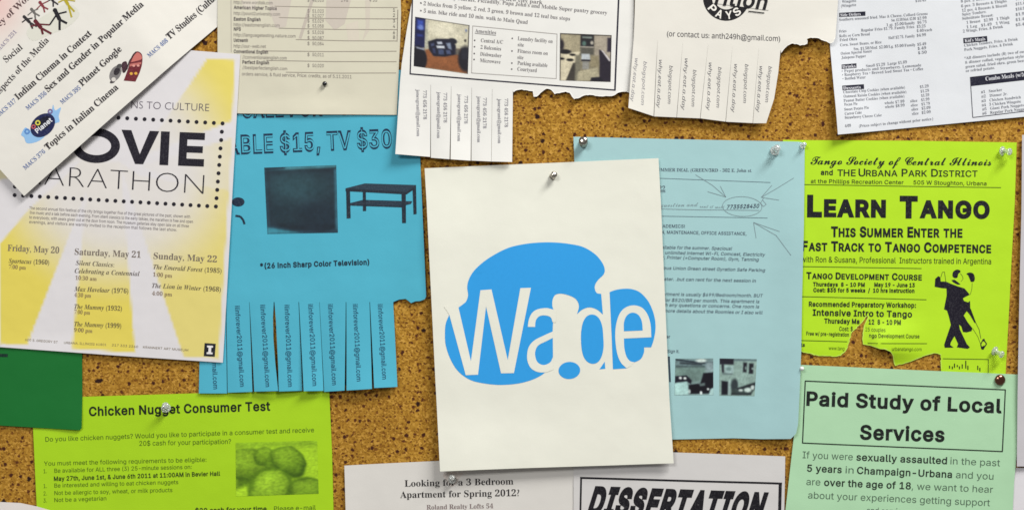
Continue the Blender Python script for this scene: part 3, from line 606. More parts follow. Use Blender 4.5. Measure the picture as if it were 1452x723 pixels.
# ------------------------------------------------------------------ blue flyer for a table and a television, with tabs
def tv_flyer():
    E0 = 428
    out = [(290, 100), (588, 100), (592, 180), (596, 226), (601, 340), (604.5, 420), (602.5, 424), (596, 426.5), (589, 427), (583, 429.5), (579, 426), (575.4, 423.5), (566, 424.5), (558, E0), (285, E0)]
    def h(x, y): return 0.9 + 1.3*sstep(330, 470, x)*sstep(640, 470, x)*sstep(190, 300, y) + 0.35*math.sin(y*0.02+x*.011) + 2.2*sstep(250, 165, y)*bump(x, 0, 505, 0, 70)*0.6 + 0.7*sstep(380, 430, y) + 1.4*sstep(560, 604, x)
    p = Paper('furniture_flyer', 'bright blue flyer with a printed television, low table and rows of tear-off tabs', 'flyer', out, h, (76, 171, 195))
    t = p.part('heading'); t.rgb = (20, 44, 72)
    t.text('TABLE $15, TV $30', 306, 219.3, 556, 209.3, 25, 'sans', 0.045, res=3)
    t.text('TABLE $15, TV $30', 307.5, 218.4, 555.2, 208.6, 23, 'sans', -0.012, rgb=None, lift=2, res=3)
    t.text('CALL FOR', 343, 167, 458, 164, 25, 'sans', 0.045, res=3); t.text('CALL FOR', 344.2, 166.2, 457, 163, 23, 'sans', -0.012, rgb=None, lift=2, res=3)
    t.text('NOW', 486, 163, 556, 161.5, 25, 'sans', 0.045, res=3)
    p.photo([(375, 238), (477, 234.4), (479.5, 330), (379.5, 331.7)], [
        ('r', (0, 0, 1, .045), (72, 140, 152), .03), ('p', [(0.02, .05), (1, .03), (1, .93), (.82, .98), (.4, .95), (.05, .87)], (28, 40, 50), .03),
        ('r', (0.06, .10, .97, .86), (32, 50, 60), .1), ('e', (.42, .30, .40, .22), (46, 78, 86), .3, .7), ('e', (.75, .75, .3, .2), (24, 36, 48), .2, .6),
        ('p', [(0, .9), (.32, .96), (.5, 1), (0, 1)], (58, 132, 150), .03), ('r', (.97, .06, 1, .95), (56, 110, 128), .02), ('p', [(0, .0), (.3, 0), (.28, .03), (0, .04)], (24, 40, 52), .02)], (36, 60, 74))
    g = p.part('table_drawing'); k = (30, 40, 52); g.rgb = k
    c = lambda a, b: (320+a/3.443, 140+b/3.443)
    g.poly([c(586, 438), c(680, 414), c(930, 422), c(884, 456)], (40, 56, 70)); g.poly([c(586, 438), c(884, 456), c(884, 468), c(586, 452)]); g.poly([c(884, 456), c(930, 422), c(930, 436), c(884, 468)])
    g.poly([c(589, 452), c(608, 453), c(611, 584), c(592, 585)], lift=1.6); g.poly([c(670, 456), c(685, 457), c(687, 548), c(671, 549)], lift=1.6)
    g.poly([c(859, 466), c(880, 467), c(881, 607), c(862, 607)], lift=1.6); g.poly([c(913, 446), c(930, 436), c(933, 563), c(918, 565)], lift=1.6)
    g.poly([c(608, 510), c(672, 494), c(912, 501), c(905, 514), c(862, 524), c(608, 518)], (36, 52, 66), lift=1.3); g.poly([c(608, 518), c(862, 524), c(862, 531), c(608, 522)], lift=1.3)
    e = p.part('chair_drawing'); e.rgb = (24, 40, 60)
    e.poly(ell(338, 286.5, 9, 6.5)); e.line([(334, 306), (341, 307), (345, 312), (347, 318)], 3)
    b = p.part('body_text'); b.rgb = (20, 36, 54)
    b.text('*(26 inch Sharp Color Television)', 369, 380.5, 524, 375, 7, 'sans', 0.05)
    tops = [285, 320.5, 354, 389, 424, 453.5, 491, 524.5, 558]
    bots = [(282.7, 557, 322.5, 557), (323.5, 556, 359, 554.5), (361.5, 554.3, 396, 553), (396.3, 554, 429.5, 553), (432, 553.3, 459.6, 553), (460.5, 554.5, 489.6, 552.5), (492.5, 552.3, 528.5, 550), (531.5, 548.8, 564, 547.6)]
    tx = [((297, 435), (303.5, 551)), ((333.6, 433.5), (341.5, 547.5)), ((369.5, 432), (378, 547.5)), ((404, 432), (409.5, 547.5)), ((437.5, 431), (444.5, 546)), ((465.5, 429.5), (472, 545)), ((500.5, 424.5), (507, 539.5)), ((535.5, 423), (543, 536.8))]
    curls = [(0.6, 0), (1.2, .8), (2.3, 1.2), (1.0, -.9), (1.9, -1.1), (1.2, .9), (2.8, .6), (2.0, -1.3)]
    for i in range(8):
        x0, y0, x1, y1 = bots[i]
        sl = 0.5 if i in (1, 3, 4, 6, 7) else 0.15
        q = [(tops[i]+(sl if i else 0), E0), (tops[i+1]-0.25, E0), (x1, y1), (x0, y0)]
        a, tw = curls[i]
        ol = None
        if i == 2: ol = [q[0], (388.6, E0), (387.6, 450), (388.4, 480), (391.5, 515), q[2], q[3]]
        if i == 3: ol = [(389.6, E0), q[1], q[2], (396.3, 554), (395.4, 520), (393.4, 485), (391.8, 455)]
        o, hh = p.tab(q, lambda s, t, a=a, tw=tw: t*t*a*1.7 + tw*2.2*(s-.5)*t + 0.25*t + .5*math.sin(s*3.1)*t, outline=ol)
        lt = p.part('tab_text', hh, o); lt.rgb = (22, 62, 92)
        (ax, ay), (bx, by) = tx[i]
        if ay < E0+3: ax += (bx-ax)*(E0+3-ay)/(by-ay); ay = E0+3
        lt.text('ilinforever2011@gmail.com', ax, ay, bx, by, 6.6, 'sans', 0.012)
    p.done(); return p
tvf = tv_flyer()

# ------------------------------------------------------------------ dark green sheet
def green_sheet():
    out = [(-60, 478), (117, 484), (117.5, 560), (117, 606), (114, 609), (60, 606), (-60, 599)]
    def h(x, y): return 2.0 + 1.4*sstep(60, 118, x)*sstep(540, 610, y) + 0.3*math.sin(x*.04)
    p = Paper('green_paper', 'plain dark green sheet tucked under the yellow film poster', 'paper sheet', out, h, (13, 106, 41), thick=0.16)
    t = p.part('printed_bar'); t.poly([(-20, 500.5), (12, 501.3), (12, 505.8), (-20, 505)], (10, 44, 34))
    p.done(); return p
green_sheet()

# ------------------------------------------------------------------ list of English websites
def site_list():
    out = [(309, -80), (566, -80), (569, 20), (568, 50), (566, 90), (563, 163.5), (450, 163), (341, 161.5), (309, 158)]
    def h(x, y):
        return 2.1 + 0.9*sstep(540, 569, x)*sstep(110, 10, y) + 0.5*math.sin(x*.016+.5) + 1.6*sstep(135, 163, y)*(0.6+.4*math.cos((x-450)*.02)) - 0.5*bump(x, y, 461, 119, 26) + 0.2
    p = Paper('website_list', 'cream list of ruled rows and web addresses held by a black pin', 'notice', out, h, (207, 202, 182))
    w = p.part('watermark')
    for poly, c in (([(380, -10), (416, -10), (406, 39), (392, 41), (384, 20)], (200, 190, 178)), ([(464, -10), (501, -10), (489, 35), (475, 44), (462, 30)], (196, 186, 174)),
                    ([(443, -6), (448, -6), (428, 56), (424, 55)], (188, 178, 166)), ([(518, -8), (526, -8), (524, 44), (514, 60), (519, 40)], (202, 193, 178)), ([(491, 36), (508, 30), (510, 58), (494, 60)], (208, 199, 183)),
                    ([(340, -8), (372, -8), (360, 16), (346, 12)], (210, 202, 188))): w.poly(poly, c, 0.5)
    r = p.part('table_rules'); r.rgb = (148, 138, 126)
    r.line([(328, -10), (328.5, 75)], .9, (176, 168, 156)); r.line([(564.5, 15), (563.3, 60)], .9, (120, 110, 100))
    for x0, y0, x1, y1 in ((390, 10, 564, 11.8), (396, 26, 564.5, 27.7), (396, 41, 564, 43), (420, 57, 562.5, 59), (372, 73, 562.5, 73.5), (378, 86.5, 562.5, 88.3), (406, 103.2, 562, 104.2)):
        r.line([(x0, y0), ((x0+x1)/2, (y0+y1)/2+.8), (x1, y1)], 0.9)
    b = p.part('list_text'); b.rgb = (112, 102, 100)
    for t, x0, y0, x1, y1, bold in (('http://www.wordtalk.com', 332, 6.3, 387, 7.5, 0), ('American Higher Topics', 332, 13.6, 393, 15.4, 1), ('http://pourd2university.com', 332, 21.8, 397.6, 23.6, 0), ('Easton English', 332, 30, 370, 31, 1),
            ('http://eastonenglish.com', 332, 38, 397, 39.4, 0), ('NPS', 332, 44.3, 342, 44.6, 1), ('http://languagetesting.nature.com', 332, 52.3, 419.5, 54.4, 0), ('Ustreamh', 332, 60, 352, 60.4, 1), ('http://our-web.net', 332, 68.2, 377.6, 69, 0),
            ('Conventional English', 332, 75.8, 380.6, 77, 1), ('//conventionalenglish.com', 344.3, 83.9, 407, 85.4, 0), ('Perfect English', 344.3, 91, 382, 92, 1), ('//bestperfectenglish.com', 344.3, 98.6, 407.7, 100.5, 0), ('orders service, & fluid service, Price: credits, as of 5.11.2011', 343.6, 107.6, 498.8, 112, 0)):
        b.text(t, x0, y0, x1, y1, 4.6, 'sans', 0.035 if bold else 0, rgb=(82, 74, 76) if bold else (120, 110, 106))
    for i, (t, y) in enumerate((('48,025', 3.5), ('51,023', 19), ('52,027', 25.5), ('53,029', 33), ('53,058', 40), ('53,028', 49), ('50,087', 57), ('50,084', 65), ('50,011', 80.5), ('50,020', 96))):
        b.text(t, 443.5, y, 459.5, y+.3, 4.6); b.text('$', 436.5, y, 439.3, y, 4.6)
    b.text('298', 484, 3.6, 494, 3.8, 4.6); b.text('4 35', 524, 3.4, 535, 3.5, 4.6)
    for i, y in enumerate((17.6, 25, 33, 40.5, 49.5, 56)): b.text('123468'[i], 557.5, y, 560.5, y, 4.6, rgb=(70, 62, 62))
    p.done(); return p
site = site_list()

# ------------------------------------------------------------------ yellow film marathon poster
def film_poster():
    out = [(-7, 54), (150, 62), (285, 73.5), (341.5, 78), (338, 140), (329, 300), (317, 513.5), (160, 503), (1.5, 491.5), (-2, 380), (-5, 300)]
    def h(x, y):
        return 3.4 + 0.5*math.sin(x*.02+y*.006) + 1.0*sstep(470, 510, y)*(.5+.5*math.sin(x*.02)) - 0.7*sstep(300, 341, x)*sstep(180, 80, y)
    W, Y1 = lin((216, 212, 214)), lin((220, 203, 90))
    sect = [([(2, 492), (38, 493), (95, 345), (140, 230), (120, 225), (40, 300), (2, 345)], 1.0), ([(103, 497), (193, 501), (184, 390), (172, 230), (128, 230), (112, 400)], 1.0), ([(262, 507), (311, 510), (322, 330), (326, 270), (200, 250), (170, 230), (233, 420)], 0.85),
            ([(295, 84), (334, 86), (330, 172), (200, 222)], 0.95), ([(331, 196), (327, 286), (200, 236)], 0.5), ([(-60, 270), (-60, 56), (60, 62), (130, 225)], 0.6)]
    def inside(x, y, pts):
        c = False
        for (x0, y0), (x1, y1) in zip(pts, pts[1:]+pts[:1]):
            if (y0 > y) != (y1 > y) and x < (x1-x0)*(y-y0)/(y1-y0)+x0: c = not c
        return c
    def edge(x, y, pts):
        m = 99
        for (x0, y0), (x1, y1) in zip(pts, pts[1:]+pts[:1]):
            L = (x1-x0)**2+(y1-y0)**2; t = max(0, min(1, ((x-x0)*(x1-x0)+(y-y0)*(y1-y0))/L)); m = min(m, math.hypot(x-x0-t*(x1-x0), y-y0-t*(y1-y0)))
        return m
    def paint(x, y):
        # printed spotlight beams: yellow fading to white round the title, with a plain white margin
        a = 0
        for pts, k in sect:
            d = edge(x, y, pts) * (1 if inside(x, y, pts) else -1)
            f = sstep(-1.5, 1.5, d) * k * (0.10+.90*sstep(88, 205, math.hypot((x-165)*1.05, y-235)))
            a = max(a, f)
        mg = min((341.5-(y-78)*24.5/435)-x, (491.5+x*22/315)-y, (x+3 if y > 300 else 99), y-(62+(x-150)*16/190))
        a *= sstep(4.2, 6.4, mg)
        return tuple(W[i]*(1-a)+Y1[i]*a for i in range(3))
    p = Paper('film_poster', 'white and yellow movie marathon poster with a dotted title frame', 'poster', out, h, (216, 212, 211), paint=paint, step=3.6, thick=.14)
    t = p.part('heading'); t.rgb = (26, 22, 34)
    ux, uy = 0.048, -1.0
    def L(a, b): return (193+a+b*0.05, 232.9+a*0.040-b)         # a along the line, b up
    def quad(a0, b0, a1, b1): t.poly([L(a0, b0), L(a1, b0), L(a1, b1), L(a0, b1)])
    E = [(60.5, 0), (97, 0), (97, 10.5), (72, 10.5), (72, 19), (94.5, 19), (94.5, 28.5), (72, 28.5), (72, 37.5), (96.5, 37.5), (96.5, 47.5), (60.5, 47.5)]
    t.poly([L(a, b) for a, b in E]); quad(34, 0, 46.5, 47.5)
    t.poly([L(a, b) for a, b in [(-22, 47.5), (-8, 47.5), (5.5, 14), (18, 47.5), (31.5, 47.5), (11, 0), (-.5, 0)]])
    o_ = ell(0, 0, 34, 24.6, n=40); i_ = ell(0, 0, 21.5, 13.5, n=40)
    for k in range(40):
        k2 = (k+1) % 40
        t.poly([L(-57+q[0], 23.7+q[1]) for q in (o_[k], o_[k2], i_[k2], i_[k])])
    for a0 in (-156, -112): quad(a0, 0, a0+11.5, 47.5)
    t.poly([L(a, b) for a, b in [(-145, 47.5), (-134, 47.5), (-122, 20), (-112, 47.5), (-101, 47.5), (-122, 5)]])
    t.text('ARATHON', 64, 263.2, 289.5, 276.2, 28.5, 'gill', -0.026, res=4, slant=(0.055, -1)); t.text('M', 30, 261.6, 59, 263, 28.5, 'gill', -0.026, res=4)
    t.text('NS TO CULTURE', 187, 154.2, 297.5, 158.6, 10.5, 'gill', -0.012, rgb=(92, 84, 96), res=3)
    d = p.part('dotted_frame'); d.rgb = (26, 22, 34)
    def row(x0, y0, x1, y1, n):
        for i in range(n): d.poly(ell(x0+(x1-x0)*i/(n-1), y0+(y1-y0)*i/(n-1), 2.85, 2.85, n=14))
    row(34, 160.3, 316.6, 175.7, 24); row(315.6, 187.5, 307.2, 293, 10); row(22.5, 277, 295, 292.4, 24); row(27, 200, 22.8, 265, 6)
    b = p.part('programme_text'); b.rgb = (112, 104, 108)
    for tx, x0, y0, x1, y1 in (('The second annual film festival of the city brings together five of the great pictures of the past, shown with', 43, 297, 270.6, 309.4), ('live music and a talk before each evening. From silent classics to the early talkies, the marathon is free and open', 44, 303.4, 274.6, 316.4),
            ('to everybody, with seats given out at the door from noon. The museum galleries stay open late on all three', 43, 310, 269, 322.6), ('evenings, and visitors are warmly invited to the reception that follows the last show.', 43, 316.6, 252, 328)): b.text(tx, x0, y0, x1, y1, 4.2)
    s = (96, 84, 74)
    for tx, x0, y0, x1, y1 in (('Friday, May 20', 12.4, 355.6, 85, 359.2), ('Saturday, May 21', 107, 361, 200.5, 365.4), ('Sunday, May 22', 218.8, 366.8, 308.4, 371.8)):
        b.text(tx, x0, y0, x1, y1, 8.8, 'serifb', 0, rgb=(112, 100, 92), res=3)
    for tx, x0, y0, x1, y1 in (('Spartacus (1960)', 14, 372.6, 71, 375.2), ('Silent Classics:', 108.4, 375.4, 163, 378.6), ('Celebrating a Centennial', 107, 386.8, 199, 391.2), ('Max Havelaar (1976)', 106.5, 412.4, 183, 415.6), ('The Mummy (1932)', 106.5, 437.2, 174, 440.4),
            ('The Mummy (1999)', 106.5, 462, 173, 464.8), ('The Emerald Forest (1985)', 218.5, 381.2, 315, 387), ('The Lion in Winter (1968)', 216.6, 407.6, 314, 413.4)): b.text(tx, x0, y0, x1, y1, 6.4, 'serifbi', -0.004, rgb=(74, 62, 58))
    for tx, x0, y0, x1, y1 in (('7:00 pm', 14, 380.8, 38, 382.2), ('10:30 am', 108, 396.4, 138, 398), ('4:30 pm', 106.5, 420.4, 130, 421.8), ('7:00 pm', 106.5, 444.4, 128.6, 445.8), ('9:00 pm', 106, 469.8, 132, 471.6), ('1:00 pm', 218, 391.6, 245, 393.6), ('4:00 pm', 216.6, 418.2, 245, 420)): b.text(tx, x0, y0, x1, y1, 5.6, 'serifb', -0.004, rgb=(122, 98, 78))
    for tx, x0, y0, x1, y1 in (('600 S. GREGORY ST', 37, 482.6, 83, 486.2), ('URBANA, ILLINOIS 61801', 92, 486.8, 152, 489.8), ('217 333 2360', 160, 490, 197, 492.6), ('KRANNERT ART MUSEUM', 204, 493, 268, 497.4)): b.text(tx, x0, y0, x1, y1, 3.2, rgb=(120, 106, 84))
    g = p.part('logo')
    g.poly([(291.2, 485.8), (307, 486.8), (305.6, 505.2), (290, 504.2)], (24, 24, 34))
    I = [(-4.2, 6), (4.2, 6), (4.2, 3.6), (1.9, 3.2), (1.9, -3.2), (4.2, -3.6), (4.2, -6), (-4.2, -6), (-4.2, -3.6), (-1.9, -3.2), (-1.9, 3.2), (-4.2, 3.6)]
    g.poly([(298.6+a+b*.06, 495.5-b+a*.05) for a, b in I], (226, 222, 220), 2)
    p.done(); return p
film_poster()

# ------------------------------------------------------------------ tilted white course sheet
def course_sheet():
    out = [(-120, -80), (309.5, -80), (309.5, 37.6), (38, 278.5), (-2, 234.5), (-120, 105)]
    dx, dy = .7486, -.663
    def h(x, y):
        a = (x-38)*dx+(y-278)*dy                                                        # a runs along the foot of the sheet
        n = (x-38)*-.663+(y-278)*-.7486                                                  # n runs up into the sheet
        d = (x-165)*.81-y*.585                                                           # right of the crease the sheet falls back to the board
        d = .5*(d+math.sqrt(d*d+60)); low = min(1, d/94)
        return (8.8 + 2.2*sstep(60, 0, n)*math.sin(min(1, max(0, a/250))*math.pi))*(1-low) + 1.2*low + .25*math.sin(n*.03)
    W, K = lin((222, 218, 210)), lin((224, 180, 174))
    def paint(x, y):
        a = sstep(75, 0, math.hypot(x+8, (y-4)*.9)); return tuple(W[i]*(1-a*.8)+K[i]*a*.8 for i in range(3))
    p = Paper('course_sheet', 'white course sheet pinned at a steep tilt with colour clip art', 'flyer', out, h, (222, 218, 210), paint=paint, step=7, thick=.14)
    k = (46, 40, 44); bl = (92, 112, 160)
    for code, c0, c1, tx, t0, t1 in (('MACS 376', (40, 242), (69, 217), 'Topics in Italian Cinema', (72, 214.5), (172, 127)), ('MACS 395', (92, 149.5), (118.5, 127.5), 'Planet Google', (120, 124.5), (176.5, 73)),
            ('MACS 356', (43.5, 158), (70.6, 135), 'Sex and Gender in Popular Media', (72, 132.5), (206.6, 9.6)), ('MACS 317', (0, 169.5), (27.5, 145.5), 'Indian Cinema in Context', (29.5, 143.5), (134, 50.8)),
            ('MACS 408', (215, 83.8), (241, 60.4), 'TV Studies (Cultures)', (242.5, 58.2), (318, -10))):
        b = p.part('course_title'); b.text(code, *c0, *c1, 6.2, 'serifb', 0.004, rgb=bl); b.text(tx, *t0, *t1, 9.2, 'serifb', 0.012, rgb=k, res=3)
    b = p.part('course_title'); b.text('Aspects of the Media', 0, 139.5, 73.5, 60, 9.2, 'serifb', rgb=k, res=3); b = p.part('course_title'); b.text('Social', 13, 91, 36.5, 70.8, 9.2, 'serifb', rgb=k, res=3)
    b.text('MACS 251', 2.4, 75.5, 28, 48, 5.6, 'serifb', 0, rgb=(150, 142, 160)); b = p.part('course_title'); b.text('Survey of World', -17, 60, 56, -8, 9, 'serifb', rgb=(84, 56, 58), res=3); b = p.part('heading'); b.text('MEDIA', -24, 34, 14, -6, 9, 'serifb', rgb=(128, 40, 44), res=3)
    f = p.part('figure_picture')
    f.poly(crv([(46, 40), (70, 22), (100, 8), (116, 22), (100, 40), (72, 52), (52, 60), (42, 52)]), (214, 212, 200), .5)
    def man(hx, hy, bx, by, la, lb, aa, ab, c, w=4.2, hr=3):
        f.poly(ell(hx, hy, hr, hr, n=14), c, 1.5); f.line([(hx, hy), ((hx+bx)/2, (hy+by)/2), (bx, by)], w*1.25, c, 1.2); mx, my = hx+(bx-hx)*.42, hy+(by-hy)*.42
        f.line([(bx, by), la], w*.72, c, 1.3); f.line([(bx, by), lb], w*.72, c, 1.4); f.line([(mx, my), aa], w*.5, c, 1.5); f.line([(mx, my), ab], w*.5, c, 1.6)
    man(81.5, 17, 88, 30, (88, 45), (98.5, 35.5), (98, 19), (74, 37.5), (24, 22, 30), 4.6, 3.2)
    man(54, 32.5, 62, 42, (64.5, 51), (76.5, 50), (47, 40), (74, 37.5), (92, 22, 34), 4.4, 3)
    man(38, 26, 46, 34, (50, 43), (56, 40), (35, 34), (50, 28), (40, 34, 38), 3.4, 2.2); man(48.5, 15.5, 53, 21, (54, 30), (60, 25), (43, 24), (58, 15), (104, 100, 96), 3, 2.2)
    man(60.5, 6, 65, 12, (67, 20), (72, 15.5), (55, 16), (72, 4), (128, 46, 56), 3, 2.4); man(75.5, -1, 79, 4, (79, 12), (86, 9), (68, 6), (86, -3), (38, 32, 40), 3, 2.4)
    man(92, -4, 100, 9, (105, 27), (109, 19), (86, 6), (110, 4), (176, 160, 40), 3.6, 3)
    g = p.part('planet_logo')
    g.poly(crv([(34, 192), (40, 182), (48, 186), (62, 168), (76, 158), (79, 150), (82, 158), (90, 154), (87, 166), (88, 174), (80, 178), (66, 196), (54, 203), (42, 204), (38, 196)]), (142, 184, 224), .6)
    g.poly(ell(64.5, 179, 19.5, 14.5, -42, 36), (24, 30, 74), 1.2); g.poly(ell(66, 176, 12, 8, -42, 24), (16, 16, 40), 1.5)
    for cx, cy, r, c in ((51.5, 181, 3.1, (196, 92, 92)), (57.5, 175.5, 3.8, (214, 206, 80)), (75, 159.5, 3.6, (112, 92, 140)), (42.5, 187.5, 4, (88, 134, 196))):
        q = ell(cx, cy, r, r, n=16); q2 = ell(cx, cy, r*.5, r*.5, n=16)
        for i in range(16): g.poly([q[i], q[(i+1) % 16], q2[(i+1) % 16], q2[i]], c, 2)
    g.text('Planet', 57, 190.5, 78.5, 172.8, 6.4, 'sans', 0.03, rgb=(230, 230, 236), lift=2.2)
    r = p.part('film_reel_picture')
    r.poly(crv([(178.7, 116.2, 1), (195.3, 117.6, 1), (201, 105), (204.7, 91), (204, 79), (197, 75), (190, 81.5), (184.5, 100)]), (104, 30, 40), 1)
    r.poly(crv([(189, 90), (193, 81), (198, 76.5), (203, 80), (203.5, 86), (190, 90)]), (196, 112, 104), 1.5); r.poly([(186.5, 96.5), (203, 93), (203.5, 90), (188, 92.5)], (186, 108, 100), 1.5)
    for x, y in ((189.3, 106.3), (195.8, 106)): r.poly(ell(x, y, 2.2, 2, n=12), (218, 166, 66), 2)
    for x, y in ((192.8, 95.2), (199, 95)): r.poly(ell(x, y, 2, 1.6, n=12), (214, 150, 140), 2)
    r.line([(178, 104), (183, 100), (187, 88), (196, 75.5)], 1.6, (46, 34, 36), 2)
    r.poly(ell(167, 106, 7.5, 12, 28, 26), (120, 116, 116), 1); r.poly(ell(169, 103, 4, 6, 28, 18), (40, 34, 40), 1.5); r.poly(ell(164.5, 114.5, 3.2, 3, 0, 14), (206, 200, 194), 2); r.poly(ell(163, 117.5, 4, 2.2, -20, 14), (70, 64, 66), 1.6)
    r.poly(ell(172.5, 95.5, 4, 3, -20, 14), (74, 72, 72), 1.6); r.poly(crv([(176, 92), (182, 89), (184, 96), (181, 104), (177, 104)]), (62, 34, 44), 1.3)
    p.done(); return p
course_sheet()

# ------------------------------------------------------------------ scrap of white paper at the bottom left
def scrap():
    out = [(-80, 707), (0, 710.5), (30, 712), (52, 716.5), (72, 722), (110, 742), (110, 800), (-80, 800)]
    p = Paper('white_scrap', 'white paper corner at the foot of the lime nugget flyer', 'paper sheet', out, lambda x, y: 2.4+.8*sstep(30, 100, x), (224, 216, 212)); p.done()
scrap()
# ------------------------------------------------------------------ housing notice and dissertation flyer at the foot
def housing_notice():
    out = [(488.6, 659.2), (560, 655.6), (640, 652), (815, 648), (817, 800), (492.5, 800)]
    def h(x, y): return 0.7 + .5*math.sin(x*.015) + 0.9*sstep(520, 488, x)
    p = Paper('housing_notice', 'white three bedroom apartment notice below the blue logo poster', 'notice', out, h, (214, 210, 204))
    t = p.part('heading'); t.rgb = (38, 34, 36)
    t.text('Looking for a 3 Bedroom', 574, 689.2, 728, 686.2, 9.2, 'serifb', res=3); t.text('Apartment for Spring 2012?', 567.5, 705.2, 736.5, 702.6, 9.2, 'serifb', res=3)
    t.text('Roland Realty Lofts 54', 605, 721.6, 699.5, 719.8, 6.6, 'serifb', 0, rgb=(122, 106, 104), res=3)
    s = p.part('stain')
    s.poly(crv([(628, 672), (640, 668), (656, 670), (652, 676), (648, 684), (640, 690), (634, 682)]), (214, 204, 196), .5)
    p.done(); return p
housing_notice()
def dissertation_flyer():
    out = [(813, 633), (955, 640.5), (1040, 643.6), (1113, 646.2), (1112.5, 680), (1110, 800), (813.5, 800)]
    def h(x, y): return 1.7 + .4*math.sin(x*.02+1) + .6*sstep(1080, 1113, x)
    p = Paper('dissertation_flyer', 'white dissertation flyer with bold slanted heading in a black frame', 'flyer', out, h, (206, 203, 201))
    t = p.part('heading'); t.rgb = (20, 18, 24)
    t.text('DISSERTATION', 832, 727, 1078, 736, 35.5, 'sans', 0.078, shear=0.27, res=3)
    f = p.part('border_frame'); f.rgb = (22, 20, 26)
    f.line([(822.5, 676.6), (1108.5, 684.6)], 2.8); f.line([(824, 676), (821.5, 790)], 2.6, lift=1.2); f.line([(1106, 684), (1103.5, 790)], 4.4, lift=1.2)
    p.done(); return p
dissertation_flyer()

